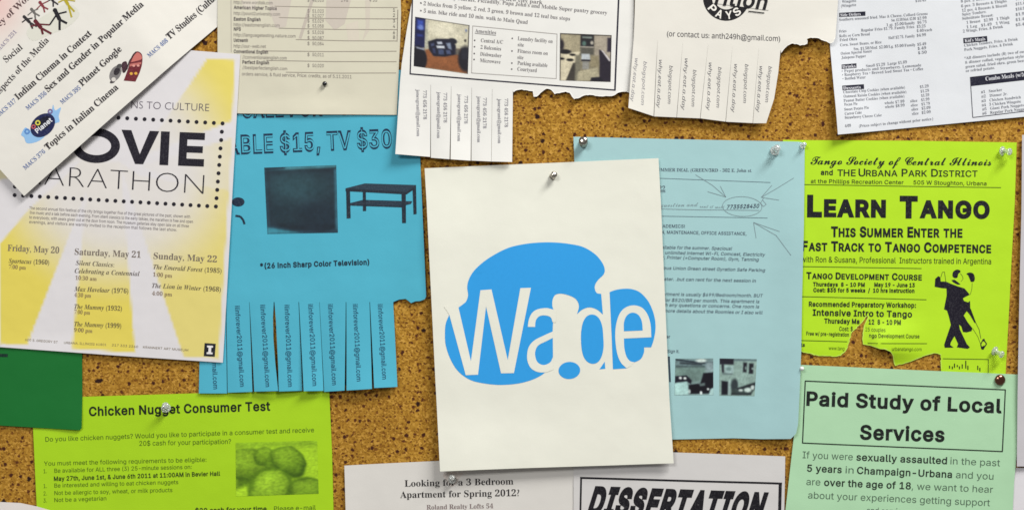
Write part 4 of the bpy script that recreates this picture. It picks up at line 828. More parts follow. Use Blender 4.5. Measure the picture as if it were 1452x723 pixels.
# ------------------------------------------------------------------ lime tango flyer with a torn foot
def tango_flyer():
    tear = [(1425.6, 526.5), (1425, 560), (1334.5, 560), (1334, 523), (1333.5, 503), (1329, 501), (1324, 500.4), (1318, 502.2), (1311.6, 504), (1300, 508.6), (1289, 513), (1278, 516.4), (1269, 518.5), (1267, 514), (1265.8, 509), (1265, 504.4), (1262.6, 500.4), (1257, 496.5), (1252, 494.4), (1246, 494),
            (1239.5, 492), (1231, 489.4), (1223.4, 488), (1222.6, 478), (1223.6, 469.5), (1226, 459), (1230.5, 447.2), (1225.5, 453), (1219.5, 459.5), (1212, 467), (1207, 472), (1204.4, 484), (1201, 494), (1196.5, 500), (1192, 504), (1180, 505.4), (1165, 504.2), (1154, 503.4), (1145, 500.6), (1128, 496)]
    tear = tear[:3] + ragged(tear[3:], .7, 2.6, 5)
    out = [(1110, 198.6), (1138, 199), (1300, 200), (1441.5, 202.3), (1438, 290), (1434, 360)] + tear + [(1105, 496)]
    def h(x, y):
        a = sstep(0, 40, 1.0*(y-(452-(x-1232)*.22)))*sstep(1226, 1245, x)*sstep(1345, 1290, x)
        return 0.7 + .35*math.sin(x*.02+y*.01) + (3.6*a*sstep(1345, 1235, x) + 1.4*a*(.5+.5*math.sin((x-1230)*.06)))*sstep(519, 494, y) + 1.0*sstep(1405, 1440, x)*(1-bump(x, y, 1425, 215, 40))*sstep(500, 440, y) + .3*sstep(450, 490, y)*sstep(515, 495, y)
    p = Paper('tango_flyer', 'lime green tango class flyer with its foot torn away', 'flyer', out, h, (176, 218, 34))
    fibre(p, tear[3:], (196, 226, 96), 1.0)
    H = p.part('heading'); k = (22, 22, 26); H.rgb = k
    H.text('Tango Society of Central Illinois', 1149, 233.4, 1405, 235, 12.5, 'script', 0.0, res=3); H.text('Tango Society of Central Illinois', 1149.5, 233.4, 1405.5, 235, 12.5, 'script', 0.0, lift=1.4, res=3)
    H.text('and', 1163.5, 248, 1180.5, 248.4, 7, 'sans', .04); H.caps('THE', 1187, 249.8, 1213, 250, 9, 1, 'sans', .02); H.caps('Urbana Park District', 1217, 250, 1386, 250.8, 10.4, .82, 'sans', .02)
    H.text('at the Phillips Recreation Center', 1149.4, 259.8, 1281, 261.6, 5.6, 'sans', .012, rgb=(34, 40, 20)); H.text('505 W Stoughton, Urbana', 1295, 261.6, 1398.6, 263.2, 5.6, 'sans', .012, rgb=(34, 40, 20))
    H.caps('Learn Tango', 1144, 305.8, 1403, 308.6, 27, .80, 'sans', .07, space=.62, gap=.1)
    H.caps('This Summer Enter the', 1178, 335.4, 1364.5, 336.4, 13.4, .84, 'sans', .055); H.caps('Fast Track to Tango Competence', 1137, 355.2, 1405, 358.4, 12.8, .82, 'sans', .055)
    b = p.part('instructor_text'); b.rgb = k
    b.text('with Ron & Susana, Professional  Instructors trained in Argentina', 1136, 371.6, 1405, 374.6, 8, 'sans', .008, rgb=(40, 48, 20), res=3)
    b = p.part('course_text'); b.rgb = k
    b.caps('Tango Development Course', 1143, 395, 1307, 397.2, 8.8, .82, 'sans', .05)
    for t, x0, y0, x1, y1 in (('Thursdays  8 - 10 PM', 1152.5, 405.6, 1226, 406.4), ('May 19 - June 13', 1239.5, 406.2, 1297, 407), ('Cost: $35 for 5 weeks  /  10 hrs instruction', 1153, 413.7, 1296.5, 414.9)): b.text(t, x0, y0, x1, y1, 5.4, 'sans', .055)
    b = p.part('workshop_text'); b.rgb = k
    b.text('Recommended Preparatory Workshop:', 1146.6, 434.2, 1298.7, 436, 6.6, 'sans', .045); b.text('Intensive Intro to Tango', 1152, 447, 1293, 449.6, 8.4, 'sans', .04, res=3)
    b.text('Thursday Ma', 1168.5, 458, 1218.5, 458.8, 6.4, 'sans', .05); b.text('12  8 - 10 PM', 1231.5, 459.4, 1276.8, 460.2, 6.4, 'sans', .045)
    b.text('Cost: $', 1189.7, 468.8, 1209, 469.2, 6, 'sans', .02); b.text('25 couples', 1227, 469.4, 1254.4, 470.2, 5.6, 'sans', 0); b.text('Free w/ pre-registration', 1143, 475, 1203.5, 476.8, 5.2, 'sans', .03); b.text('ngo Development Course', 1232, 478, 1303, 479.2, 5.4, 'sans', .02)
    b = p.part('web_address'); b.rgb = k
    b.text('www.tang', 1174.8, 495.6, 1197, 496.2, 5, 'sans', 0, rgb=(60, 72, 20)); b = p.part('web_address'); b.text('urbanatango.com', 1263, 496.4, 1306, 497.2, 5, 'sans', 0, rgb=(50, 60, 20)); b = p.part('web_address'); b.text('ts', 1135, 491, 1141, 491.2, 5, 'sans', .04)
    for pts in ([(1130, 261.7), (1280, 264.2), (1419, 266.2)], [(1130, 377.8), (1306.6, 380.6)], [(1130, 420.2), (1313.6, 424.8)], [(1130, 482.2), (1201, 484.2)], [(1229.5, 486.2), (1314, 486.8)], [(1336.5, 508.2), (1401, 509.2), (1400.5, 540)]): r = p.part('ruled_line'); r.line(pts, 1.0, (62, 82, 18))
    r = p.part('skyline_drawing')
    for i, (x, a, c) in enumerate(((1346, 518, 522), (1350, 519, 523), (1353, 515, 521), (1357, 517, 520), (1360, 519, 523), (1364, 516, 522), (1369, 511, 522), (1372, 518, 524), (1386, 518, 524), (1389, 521, 526))): r.line([(x, a), (x, c)], 1.5, (30, 36, 16))
    d = p.part('dancing_couple_picture'); c = lambda q: (1310+q[0]/5.16, 370+q[1]/5.16); d.rgb = (20, 16, 30)
    d.poly([c(q) for q in [(78, 188), (82, 130), (104, 110), (120, 118), (122, 150), (160, 150), (196, 166), (250, 186), (296, 200), (318, 226), (334, 246), (302, 262), (284, 272), (292, 292), (322, 302), (336, 290), (338, 345), (360, 400), (378, 452), (368, 450), (334, 392), (312, 366), (290, 398), (318, 446), (354, 492), (346, 512), (310, 521), (284, 518), (272, 478), (256, 464), (262, 500), (290, 560), (312, 606), (334, 630), (318, 641), (238, 630), (248, 606), (222, 548), (196, 592), (190, 612), (216, 632), (150, 633), (146, 610), (168, 545), (196, 465), (180, 400), (168, 362), (146, 352), (156, 300), (166, 250), (164, 200), (130, 198)]])
    d.poly([c(q) for q in crv([(208, 108), (214, 78), (240, 63), (262, 68), (266, 80), (250, 96), (244, 120), (222, 124)])]); d.poly([c(q) for q in crv([(310, 94), (332, 84), (360, 92), (371, 122), (366, 148), (344, 152), (334, 132), (322, 104)])])
    d.poly([c(q) for q in [(200, 140), (222, 136), (250, 156), (268, 172), (244, 172), (214, 156)]])
    d.line([c(q) for q in [(340, 350), (378, 452), (402, 500), (414, 566)]], .7); d.line([c(q) for q in [(356, 494), (392, 552), (410, 600)]], .5); d.line([c(q) for q in [(124, 118), (134, 82), (150, 80), (154, 110), (160, 150)]], .6); d.line([c(q) for q in [(266, 90), (282, 112), (286, 130), (270, 150)]], .5); d.line([c(q) for q in [(352, 160), (350, 200), (338, 246)]], .5)
    d.line([c(q) for q in [(432, 572), (456, 604), (432, 640), (420, 640), (413, 606), (432, 572)]], 1.5); d.poly([c(q) for q in [(424, 572), (440, 566), (446, 590), (430, 584)]], lift=1.4); d.poly([c(q) for q in [(418, 626), (440, 616), (436, 646), (420, 646)]], lift=1.4)
    p.done(); return p
tango_flyer()

# ------------------------------------------------------------------ two pale sheets at the right edge
def margin_sheets():
    p = Paper('grey_margin_sheet', 'blank pale grey sheet along the right edge beside the tango flyer', 'paper sheet', [(1447.5, 192), (1700, 188), (1700, 660), (1440, 660), (1441, 560), (1444, 400), (1446.5, 300)], lambda x, y: 3.2+1.0*sstep(1470, 1444, x), (192, 188, 192)); p.done()
    p = Paper('white_margin_sheet', 'blank white sheet in the bottom right corner behind the mint flyer', 'paper sheet', [(1400, 663), (1700, 660), (1700, 800), (1400, 800)], lambda x, y: 0.5+ 0*x, (216, 212, 216)); p.done()
margin_sheets()

# ------------------------------------------------------------------ mint flyer for a paid study
def study_flyer():
    out = [(1134, 516.8), (1180, 518.8), (1300, 524.3), (1400, 528.6), (1450, 530.8), (1446, 590), (1437, 680), (1431, 800), (1108, 800), (1113, 723), (1125, 620), (1133, 545)]
    def h(x, y): return 1.9 + .4*math.sin(x*.017+y*.01) + 1.2*sstep(1420, 1450, x)*sstep(560, 640, y) + .6*sstep(1150, 1110, x)*sstep(620, 720, y) - .4*bump(x, y, 1417, 538, 30)
    p = Paper('study_flyer', 'mint green paid study flyer with a boxed heading', 'flyer', out, h, (170, 209, 170))
    t = p.part('heading'); t.rgb = (22, 26, 24)
    t.text('Paid Study of Local', 1142.7, 573.6, 1419.6, 584.6, 18.6, 'sans', .042, res=4); t.text('Services', 1218.4, 621.4, 1338.6, 625, 19, 'sans', .042, res=4)
    f = p.part('border_frame'); f.rgb = (30, 40, 32)
    for a, c in (((1141, 539.6), (1425.4, 552.2)), ((1425, 551.8), (1420.6, 639.8)), ((1420.8, 639.4), (1136.8, 627.2)), ((1137.4, 627.4), (1141.4, 539.4))): f.line([a, c], 1.7)
    b = p.part('body_text'); g, k = (74, 96, 78), (34, 44, 36)
    def seg(t, cx0, cx1, fa, fb, bold, cap=9.6):
        x0, x1 = 1100+cx0/3.395, 1100+cx1/3.395
        y = lambda x: fa[1]+(fb[1]-fa[1])*(x-fa[0])/(fb[0]-fa[0])
        b.text(t, x0, y(x0), x1, y(x1), cap, 'sans', .026 if bold else 0, rgb=k if bold else g, res=3)
    A, B = (1137.4, 648.6), (1417, 660.2)
    seg('If you were', 127, 368, A, B, 0); seg('sexually assaulted', 385, 822, A, B, 1); seg('in the past', 838, 1077, A, B, 0)
    A, B = (1143.6, 667.4), (1408, 679.2)
    seg('5 years', 148, 315, A, B, 1); seg('in', 333, 372, A, B, 0); seg('Champaign-Urbana', 388, 846, A, B, 1); seg('and you', 865, 1045, A, B, 0)
    A, B = (1142, 686.4), (1407, 697.8)
    seg('are', 145, 212, A, B, 0); seg('over the age of 18', 230, 648, A, B, 1); seg(', we want to hear', 652, 1043, A, B, 0)
    A, B = (1145, 705.4), (1403, 716.6)
    seg('about your experiences getting support', 153, 1028, A, B, 0)
    seg('and services', 435, 640, (1228, 727.4), (1320, 731.4), 0)
    p.done(); return p
study_flyer()

# ------------------------------------------------------------------ light blue sublet flyer
def sublet_flyer():
    out = [(813, 194.3), (900, 196.4), (1000, 198.6), (1132, 201.4), (1138, 202.6), (1140.5, 206), (1140, 250), (1138.6, 320), (1136, 420), (1134.6, 500), (1132, 560), (1129.8, 600), (1127, 613), (1119.5, 620.8), (1080, 621.6), (1040, 620.6), (1000, 621.6), (953, 622.4), (830, 624)]
    def h(x, y): return 1.7 + 3.4*sstep(1085, 1142, x)*sstep(215, 360, y) + 2.2*sstep(380, 620, y)*sstep(1000, 1130, x) + .4*math.sin(x*.02+y*.015) + .5*sstep(560, 620, y)*math.sin(x*.03)
    p = Paper('sublet_flyer', 'pale blue summer sublet flyer partly behind the blue logo poster', 'flyer', out, h, (159, 196, 198))
    t = p.part('heading'); k = (72, 84, 98); t.rgb = k
    t.text('SUMMER DEAL (GREEN/3RD - 302 E. John st.', 928, 243.2, 1066, 244.4, 4.6, 'serifb', 0)
    for pts in ([(930, 252.8), (1092, 259)], [(930, 306.4), (1088, 309.2)]): r = p.part('ruled_line'); r.line(pts, .8, (96, 116, 126))
    
    b = p.part('body_text'); b.rgb = k
    b.text('22', 934, 271, 943, 271, 7, 'serifbi'); b.line([(934, 272.6), (943.5, 272.4)], .8)
    for tx, x0, y0, x1, y1, st in (('ACADEMICS!', 930, 322.8, 971, 323, 0), ('ATION, MAINTENANCE, OFFICE ASSISTANCE,', 922, 331, 1058, 333.6, 0), ('available for the summer. Spacious!', 931, 352.6, 1037, 354.6, 1), ('e - unlimited internet Wi-Fi, Comcast, Electricity', 931, 360, 1084, 363.2, 1), ('puter, Printer (+Computer Room), Gym, Tanning', 925, 366.6, 1075, 370.2, 1),
            ('Campus Union Green street Gyration Safe Parking', 926, 381.6, 1084, 385.2, 1), ('semester. .but can rent for the next session in', 924, 397.2, 1071, 400.2, 1), ('apartment is usually $699/Bedroom/month. BUT', 932, 418.8, 1080.6, 421.2, 1), ('rent for $520/BR per month. This apartment is', 926, 427, 1076, 429.6, 1), ('with any questions or concerns. One room is', 933, 434, 1075.7, 436.8, 1), ('more details about the Roomies or I also will', 941, 442.4, 1080.6, 445.2, 1), ('er', 944.5, 479, 950, 479.2, 0), ('Sign it.', 946, 499.6, 963, 499.8, 0)):
        if tx[:5] in ('avail', 'Campu', 'semes', 'apart', 'er', 'Sign '): b = p.part('body_text'); b.rgb = k
        b.text(tx, x0, y0, x1, y1, 4.4, 'sans', .016, shear=.2 if st else 0)
    w = p.part('handwriting'); w.rgb = (122, 140, 146)
    w.text('question and', 936, 293.5, 990, 292.5, 6, 'script', 0); w.text('rent it well', 992, 294.5, 1027, 296, 5, 'script', 0); w.text('7735528430', 1030, 296.4, 1075.6, 294.8, 5.4, 'sans', .03, shear=.25, rgb=(56, 64, 82)); w.line([(935, 296.4), (990, 297.6), (1076, 298.4)], .8)
    q = ell(1052, 293, 28, 14, 2, 30); w.line(q + [q[0]], .7)
    for pts in ([(986, 248), (1010, 263), (1029, 279.6)], [(1003, 272), (1029, 279.6), (1021, 264)], [(1125, 252.6), (1100, 268), (1079, 280)], [(1104, 284), (1079, 280), (1094, 263)], [(1120.5, 362), (1100, 334), (1068, 315.5)], [(1071.7, 337.8), (1068, 315.5), (1105, 328.5)]): w.line(pts, .8)
    for pts in ([(1081, 284), (1086, 290), (1082, 293), (1078, 288), (1083, 280)],): w.line(pts, .8)
    p.photo([(957.4, 508), (1011, 507.6), (1011.4, 559.4), (956.2, 559.6)], [
        ('r', (0, 0, 1, .30), (112, 136, 138), .1), ('p', [(0, 0), (.55, .08), (1, .1), (1, .17), (.6, .14), (0, .05)], (40, 50, 58), .03), ('e', (.68, .06, .14, .05), (206, 222, 216), .04), ('p', [(.12, .09), (.72, .14), (.7, .19), (.12, .15)], (50, 60, 66), .04), ('r', (0, .2, .8, .25), (58, 72, 74), .06), ('r', (0, .25, .8, .6), (120, 148, 140), .1),
        ('e', (.5, .45, .25, .2), (92, 112, 108), .2, .6), ('p', [(0, .48), (.3, .46), (.44, .6), (.42, .7), (.3, .62), (0, .66)], (22, 22, 34), .03), ('e', (.14, .53, .04, .035), (226, 236, 230), .02), ('e', (.26, .54, .04, .035), (226, 236, 230), .02),
        ('p', [(0, .68), (.32, .64), (.36, .98), (0, 1)], (172, 210, 206), .03), ('p', [(.74, .4), (1, .38), (1, .8), (.9, .96), (.36, .97), (.36, .72), (.66, .68)], (16, 14, 24), .03), ('p', [(.62, .7), (.78, .66), (.78, .74), (.66, .76)], (96, 112, 112), .03), ('r', (.80, .1, 1, .36), (140, 160, 164), .1),
        ('p', [(.92, .84), (1, .8), (1, 1), (.88, 1)], (176, 212, 210), .03), ('e', (.68, .94, .03, .05), (220, 232, 228), .02), ('e', (.86, .84, .03, .03), (220, 232, 228), .02), ('e', (.38, .9, .03, .06), (200, 220, 216), .02)], (130, 156, 154), n=50)
    p.photo([(1020, 507.6), (1072.8, 508.6), (1069.4, 560.8), (1019.6, 560.2)], [
        ('r', (0, 0, 1, .06), (96, 118, 122), .03), ('r', (0, 0, .38, .16), (30, 28, 38), .03), ('p', [(.05, .16), (.12, .16), (.12, .38), (.07, .38)], (34, 34, 44), .03), ('r', (.14, .2, .38, .4), (160, 188, 186), .04), ('e', (.25, .28, .07, .05), (110, 136, 134), .05), ('r', (.08, .4, .36, .43), (88, 104, 106), .05),
        ('r', (.64, .1, .74, .36), (28, 28, 36), .02), ('r', (.8, .12, .92, .40), (28, 28, 36), .02), ('e', (.71, .25, .02, .05), (120, 140, 136), .02), ('e', (.9, .26, .03, .03), (130, 150, 146), .02), ('p', [(.06, .6), (.24, .62), (.24, .98), (.06, .98)], (24, 24, 34), .03), ('r', (.25, .6, .3, .97), (150, 172, 170), .03),
        ('e', (.42, .72, .10, .18), (44, 52, 56), .06), ('p', [(.34, .84), (1, .62), (1, .8), (.9, .96), (.34, .96)], (56, 68, 68), .04), ('p', [(.5, .8), (1, .64), (1, .7), (.52, .84)], (28, 32, 38), .03), ('e', (.6, .85, .06, .03), (210, 224, 218), .03), ('e', (.8, .84, .10, .06), (200, 218, 212), .04), ('e', (.93, .77, .05, .06), (208, 222, 218), .03), ('r', (.34, .93, .9, .98), (34, 40, 44), .03)], (140, 166, 158), n=50)
    e = p.part('photo_edge'); e.poly([(946.6, 505), (949.6, 505), (951, 541), (948.6, 541)], (60, 70, 84))
    p.done(); return p
sublet_flyer()

# ------------------------------------------------------------------ white poster with the blue logo
def logo_poster():
    out = [(602.4, 239.2), (700, 234.8), (783, 231.4), (860, 228), (933, 225), (936.5, 290), (942, 420), (948, 560), (954, 654.6), (860, 658), (740, 661.6), (624.8, 665.6), (618, 540), (611, 400), (605.5, 290)]
    def h(x, y):
        u = (x-602-(y-239)*.052)/331; v = (y-232)/430
        return 5.4 + 1.5*v*v + 3.6*sstep(.78, 1.02, v)*(.65+.35*math.cos(u*4)) + 2.0*sstep(.22, 0, u)*(1-v*.3) + .5*sstep(.85, 1, u) - 2.2*bump(x, y, 783, 250, 80) - 2.8*sstep(.50, 0, u)*sstep(.26, .02, v) + .35*math.sin(u*5+v*3)
    p = Paper('logo_poster', 'white poster with a large blue cloud logo hung from one tack', 'poster', out, h, (226, 225, 212), thick=.2)
    g = p.part('logo'); B = (48, 153, 222); g.rgb = B
    g.poly(crv([(650.7, 435.4, 1), (658, 430), (661.5, 426.3), (664, 418), (662.8, 406.3), (665.6, 394.7), (673, 383), (686.4, 370.7), (703, 360), (721, 351.4), (739.5, 346.8), (758, 344.4), (776.5, 343.6), (792, 344.2), (806.4, 345.8), (826, 350), (843, 360), (853, 371.5), (857, 381.5), (855.4, 389), (848, 396.4), (843.7, 403), (843, 409), (845.8, 415), (852, 416.4, 1),
        (854.5, 445.5, 1), (846, 438.5), (835.4, 435.4), (825.5, 438.5), (818, 444.8, 1), (820.6, 434), (818, 426), (811.4, 420.5), (798, 416.3), (788, 417.3), (783.6, 424), (783, 433), (785, 440, 1), (783.5, 466, 1), (784, 516, 1), (772.7, 527.2, 1), (766, 532), (753, 538), (733, 543), (706, 544.6), (678, 541), (661.5, 534.6), (648, 523), (638.3, 506.3), (632.4, 488), (631.4, 471.5), (632.6, 458), (637.4, 445.8, 1)]), lift=1)
    g.poly(crv([(864, 413.8, 1), (872.8, 410.7), (886, 409), (897.7, 410.2), (907.6, 414.8), (917.6, 425.4), (924, 438), (927.5, 450), (928.6, 459), (928.4, 469), (926, 481.5), (922.6, 491.7, 1), (912.6, 491.7, 1), (912.3, 499), (908, 508), (899.3, 512.6), (893, 513, 1), (888, 521.2, 1), (868.6, 522.6, 1), (867, 480, 1)]), lift=1)
    g.poly(ell(807, 524.3, 15.3, 12.1, -4, 36), lift=1)
    c = lambda q: (740+q[0]/6.025, 430+q[1]/6.025) + tuple(q[2:])
    g.poly(crv([c(q) for q in [(595, 93), (553, 108), (522, 155), (507, 220), (503, 290), (508, 380), (525, 450), (558, 495), (605, 512), (650, 495), (680, 445), (695, 370), (693, 290), (685, 200), (665, 140), (635, 105)]]), lift=1)
    g.poly([(849.6, 522.6), (857, 511.8), (857.8, 521.9)], lift=1)
    # the letters show the white of the sheet
    g.poly([(630, 434), (649.5, 430), (650.7, 436.6), (668, 511.3), (681.4, 411.2), (697, 410), (720, 509.7), (737.8, 408.2), (752.8, 407.7), (728.7, 528), (710.5, 528.3), (689.3, 434), (678, 530.2), (660.7, 530.8), (637.6, 445.8)], None, 2)
    g.poly(crv([c(q) for q in [(50, 198, 1), (58, 140), (85, 82), (130, 50), (200, 38), (250, 46), (292, 62, 1), (292, 160, 1), (262, 160, 1), (243, 115), (190, 100), (145, 110), (118, 145), (112, 198, 1)]]), None, 2)
    g.poly(crv([c(q) for q in [(266, 236, 1), (200, 265), (110, 310), (62, 362), (45, 425), (48, 490), (74, 545), (115, 574), (160, 585), (212, 583, 1), (270, 560, 1), (264, 455, 1), (240, 500), (185, 522), (135, 500), (114, 450), (115, 400), (140, 355), (210, 318), (266, 290, 1)]]), None, 2)
    g.poly(crv([c(q) for q in [(890, 548, 1), (842, 500), (810, 420), (795, 300), (800, 190), (830, 90), (880, 35), (950, 15), (1022, 35), (1070, 95), (1095, 180), (1101, 286, 1), (868, 297, 1), (872, 380), (890, 450), (920, 488), (957, 498, 1), (930, 530, 1)]]), None, 2)
    g.poly(crv([c(q) for q in [(868, 235, 1), (1028, 228, 1), (1020, 150), (990, 95), (940, 77), (895, 100), (870, 155)]]), B, 3)
    p.done(); return p
logo_poster()
# ------------------------------------------------------------------ menu of dishes at the top right
def menu():
    out = [(1170, -80), (1700, -80), (1700, 141), (1452, 166), (1320, 178.6), (1185.6, 192), (1181, 130), (1176.6, 66)]
    def h(x, y): return 1.0 + 6.5*sstep(1250, 1180, x)*sstep(40, 170, y) + 1.2*sstep(120, 190, y) + .5*math.sin(x*.02-y*.01)
    p = Paper('takeout_menu', 'white price menu of dishes with black section bars', 'menu', out, h, (214, 216, 220))
    c = lambda a, b: (1160+a/3.616, b/3.616)
    for q in ([(108, 90), (108, 68), (242, 61), (242, 83)], [(118, 357), (118, 334), (195, 327), (195, 350)], [(120, 467), (119, 443), (233, 434), (234, 458)]): r = p.part('section_bar'); r.poly([c(*z) for z in q], (26, 26, 44))
    r = p.part('section_bar'); r.rgb = (26, 26, 44); r.poly([(1365.6, 62.2), (1365.2, 54.8), (1399, 51.8), (1399.6, 59.2)]); r = p.part('combo_box'); r.rgb = (26, 26, 44); r.poly([(1374.6, 109.8), (1470, 99), (1471.5, 112), (1376.2, 122.8)])
    r.line([(1375.2, 110), (1378.4, 167.2), (1470, 156.2)], 1.1, (60, 60, 72))
    for t, x0, y0, x1, y1, s in (('Side Orders', 114, 87, 218, 81.5, 4.2), ('Drinks', 122, 354, 190, 347.5, 4.2), ('Desserts', 124, 464, 216, 456.5, 4.2)):
        r = p.part('section_title'); r.text(t, *c(x0, y0), *c(x1, y1), s, 'serifb', -.005, (222, 222, 228), 2)
    r = p.part('section_title'); r.text("Kid's Meals", 1367.5, 60.8, 1396.5, 58, 4.6, 'serifb', -.005, (222, 222, 228), 2); r = p.part('section_title'); r.text('Combo Meals (w/fries', 1397, 115.2, 1461, 107.8, 5.6, 'serifb', -.005, (222, 222, 228), 2)
    b = p.part('menu_text'); b.rgb = (92, 94, 104)
    for t, x0, y0, x1, y1 in (('Wingette', 122, 18, 195, 12), ('$10.49', 498, 14, 552, 9), ('(Wingette', 118, 40, 195, 33), ('Southern seasoned fried, Mac & Cheese, Collard Greens', 108, 110, 560, 79), ('Sm. $1.50/Med. $2.00', 375, 113, 500, 104), ('$2.99', 508, 104, 555, 100), ('1 qt. $5.00/family', 350, 137, 495, 126), ('$6.75', 508, 125, 555, 121), ('Fries', 108, 170, 145, 167), ('Regular Fries $1.79, Family Fries', 220, 164, 492, 146), ('$3.25', 505, 146, 550, 142),
            ('Rolls or Corn Bread', 108, 194, 265, 183), ('$.40/each', 505, 167, 583, 161), ('Fried Okra', 110, 214, 200, 208), ('Half $2.75, Family', 360, 203, 495, 193), ('$4.99', 505, 191, 552, 187), ('Corn, Sweet Beans, or Rice', 112, 240, 325, 224), ('Sm. $1.50/Med. $2.00/Lg. $5.00/Family', 182, 260, 498, 238), ('$5.49', 508, 237, 553, 233), ('Onion Special Sauce', 115, 284, 275, 270), ('$.49', 510, 258, 553, 254), ('Jalapeno Pepper', 118, 305, 245, 295), ('$.50', 512, 280, 556, 276),
            ('Small $1.29  Large $1.69', 245, 347, 455, 326), ('• Pepsi products and Strawberry, Lemonade', 118, 375, 528, 342), ('• Raspberry Tea • Brewed Iced Sweet Tea • Coffee', 120, 394, 538, 361), ('• Bottled Water', 122, 414, 243, 404), ('Chocolate Chip Cookies (when available)', 124, 483, 445, 456), ('$1.29', 522, 454, 566, 449), ('Oatmeal Raisin Cookies (when available)', 125, 505, 452, 479), ('$1.29', 525, 477, 568, 472), ('Peanut Butter Cookies (when available)', 125, 527, 442, 501), ('$1.29', 528, 499, 569, 494),
            ('Pecan Pie', 128, 547, 198, 541), ('whole $7.99', 340, 537, 442, 527), ('slice', 472, 527, 508, 523), ('$1.99', 528, 521, 570, 516), ('Sweet Potato Pie', 128, 572, 258, 560), ('whole $8.99', 342, 557, 443, 547), ('slice', 475, 549, 510, 545), ('$1.79', 529, 543, 572, 538), ('Carrot Cake', 130, 594, 220, 585), ('slice', 478, 570, 512, 566), ('$2.09', 530, 564, 575, 559), ('Strawberry Cheese Cake', 130, 614, 325, 598), ('slice', 480, 592, 514, 588), ('$2.09', 530, 586, 576, 581), ('4/09', 130, 657, 162, 653), ('(Prices subject to change without prior notice.)', 205, 656, 588, 617)):
        b.text(t, *c(x0, y0), *c(x1, y1), 3.9, 'serifb', -.004)
    for t, x0, y0, x1, y1 in (('8 pcs. 2 Breasts & Biscuit', 1362, 4.6, 1428, -3), ('6 pcs. 3 Breasts & Thighs', 1362.5, 11.4, 1427, 3.8), ('12 pcs. 4 Breasts & Biscuit', 1363.5, 17.6, 1428, 10.2), ('Spicy Tenders:', 1364, 23.2, 1398, 19), ('Substitute Breast:', 1364, 29, 1408, 23.8), ('1 Breast   $2.99   1 Thigh', 1370, 34.6, 1431, 27.2), ('1 Leg   $1.49   1 Wing', 1370, 41, 1431, 33.6), ('2 Wings, Fries, & Drink', 1365, 47, 1422, 40.2),
            ('Chicken Tenders, Fries, & Drink', 1366.6, 67, 1443, 57.8), ('Pork Nuggets, Fries, & Drink', 1366.8, 73.2, 1436, 64.6), ('*All dinners include (8) two of our', 1367, 85, 1454, 75.2), ('& dinner rolled, vegetarian styled', 1368, 91, 1454, 81.8), ('green salad, fried okra, green bean', 1368.6, 97.2, 1454, 88), ('or refried potato.', 1369, 103, 1410, 98.4), ('#1   Snacker', 1390.5, 133, 1420.5, 129.4), ('#2   Dinner Jr.', 1391, 139.4, 1428, 135.2), ('#3   Chicken Sandwich', 1391, 145.6, 1447, 140), ('#4   3 Chicken Wingette', 1391.4, 151.6, 1447, 146), ('#5   Giant Pork Nuggets', 1392, 157.4, 1451, 151.2), ('#6   Regular Pork Nuggets', 1392, 163.4, 1456, 156.4)):
        b.text(t, x0, y0, x1, y1, 3.9, 'serifb', -.004)
    for i in range(6): b.text(('$12.99', '$11.49', '$16.99', '$1.99', '$1.49', '$5.49')[i], 1440, 1+7.4*i, 1456, -1+7.4*i, 3.9, 'serifb', -.004)
    p.done(); return p
menu()

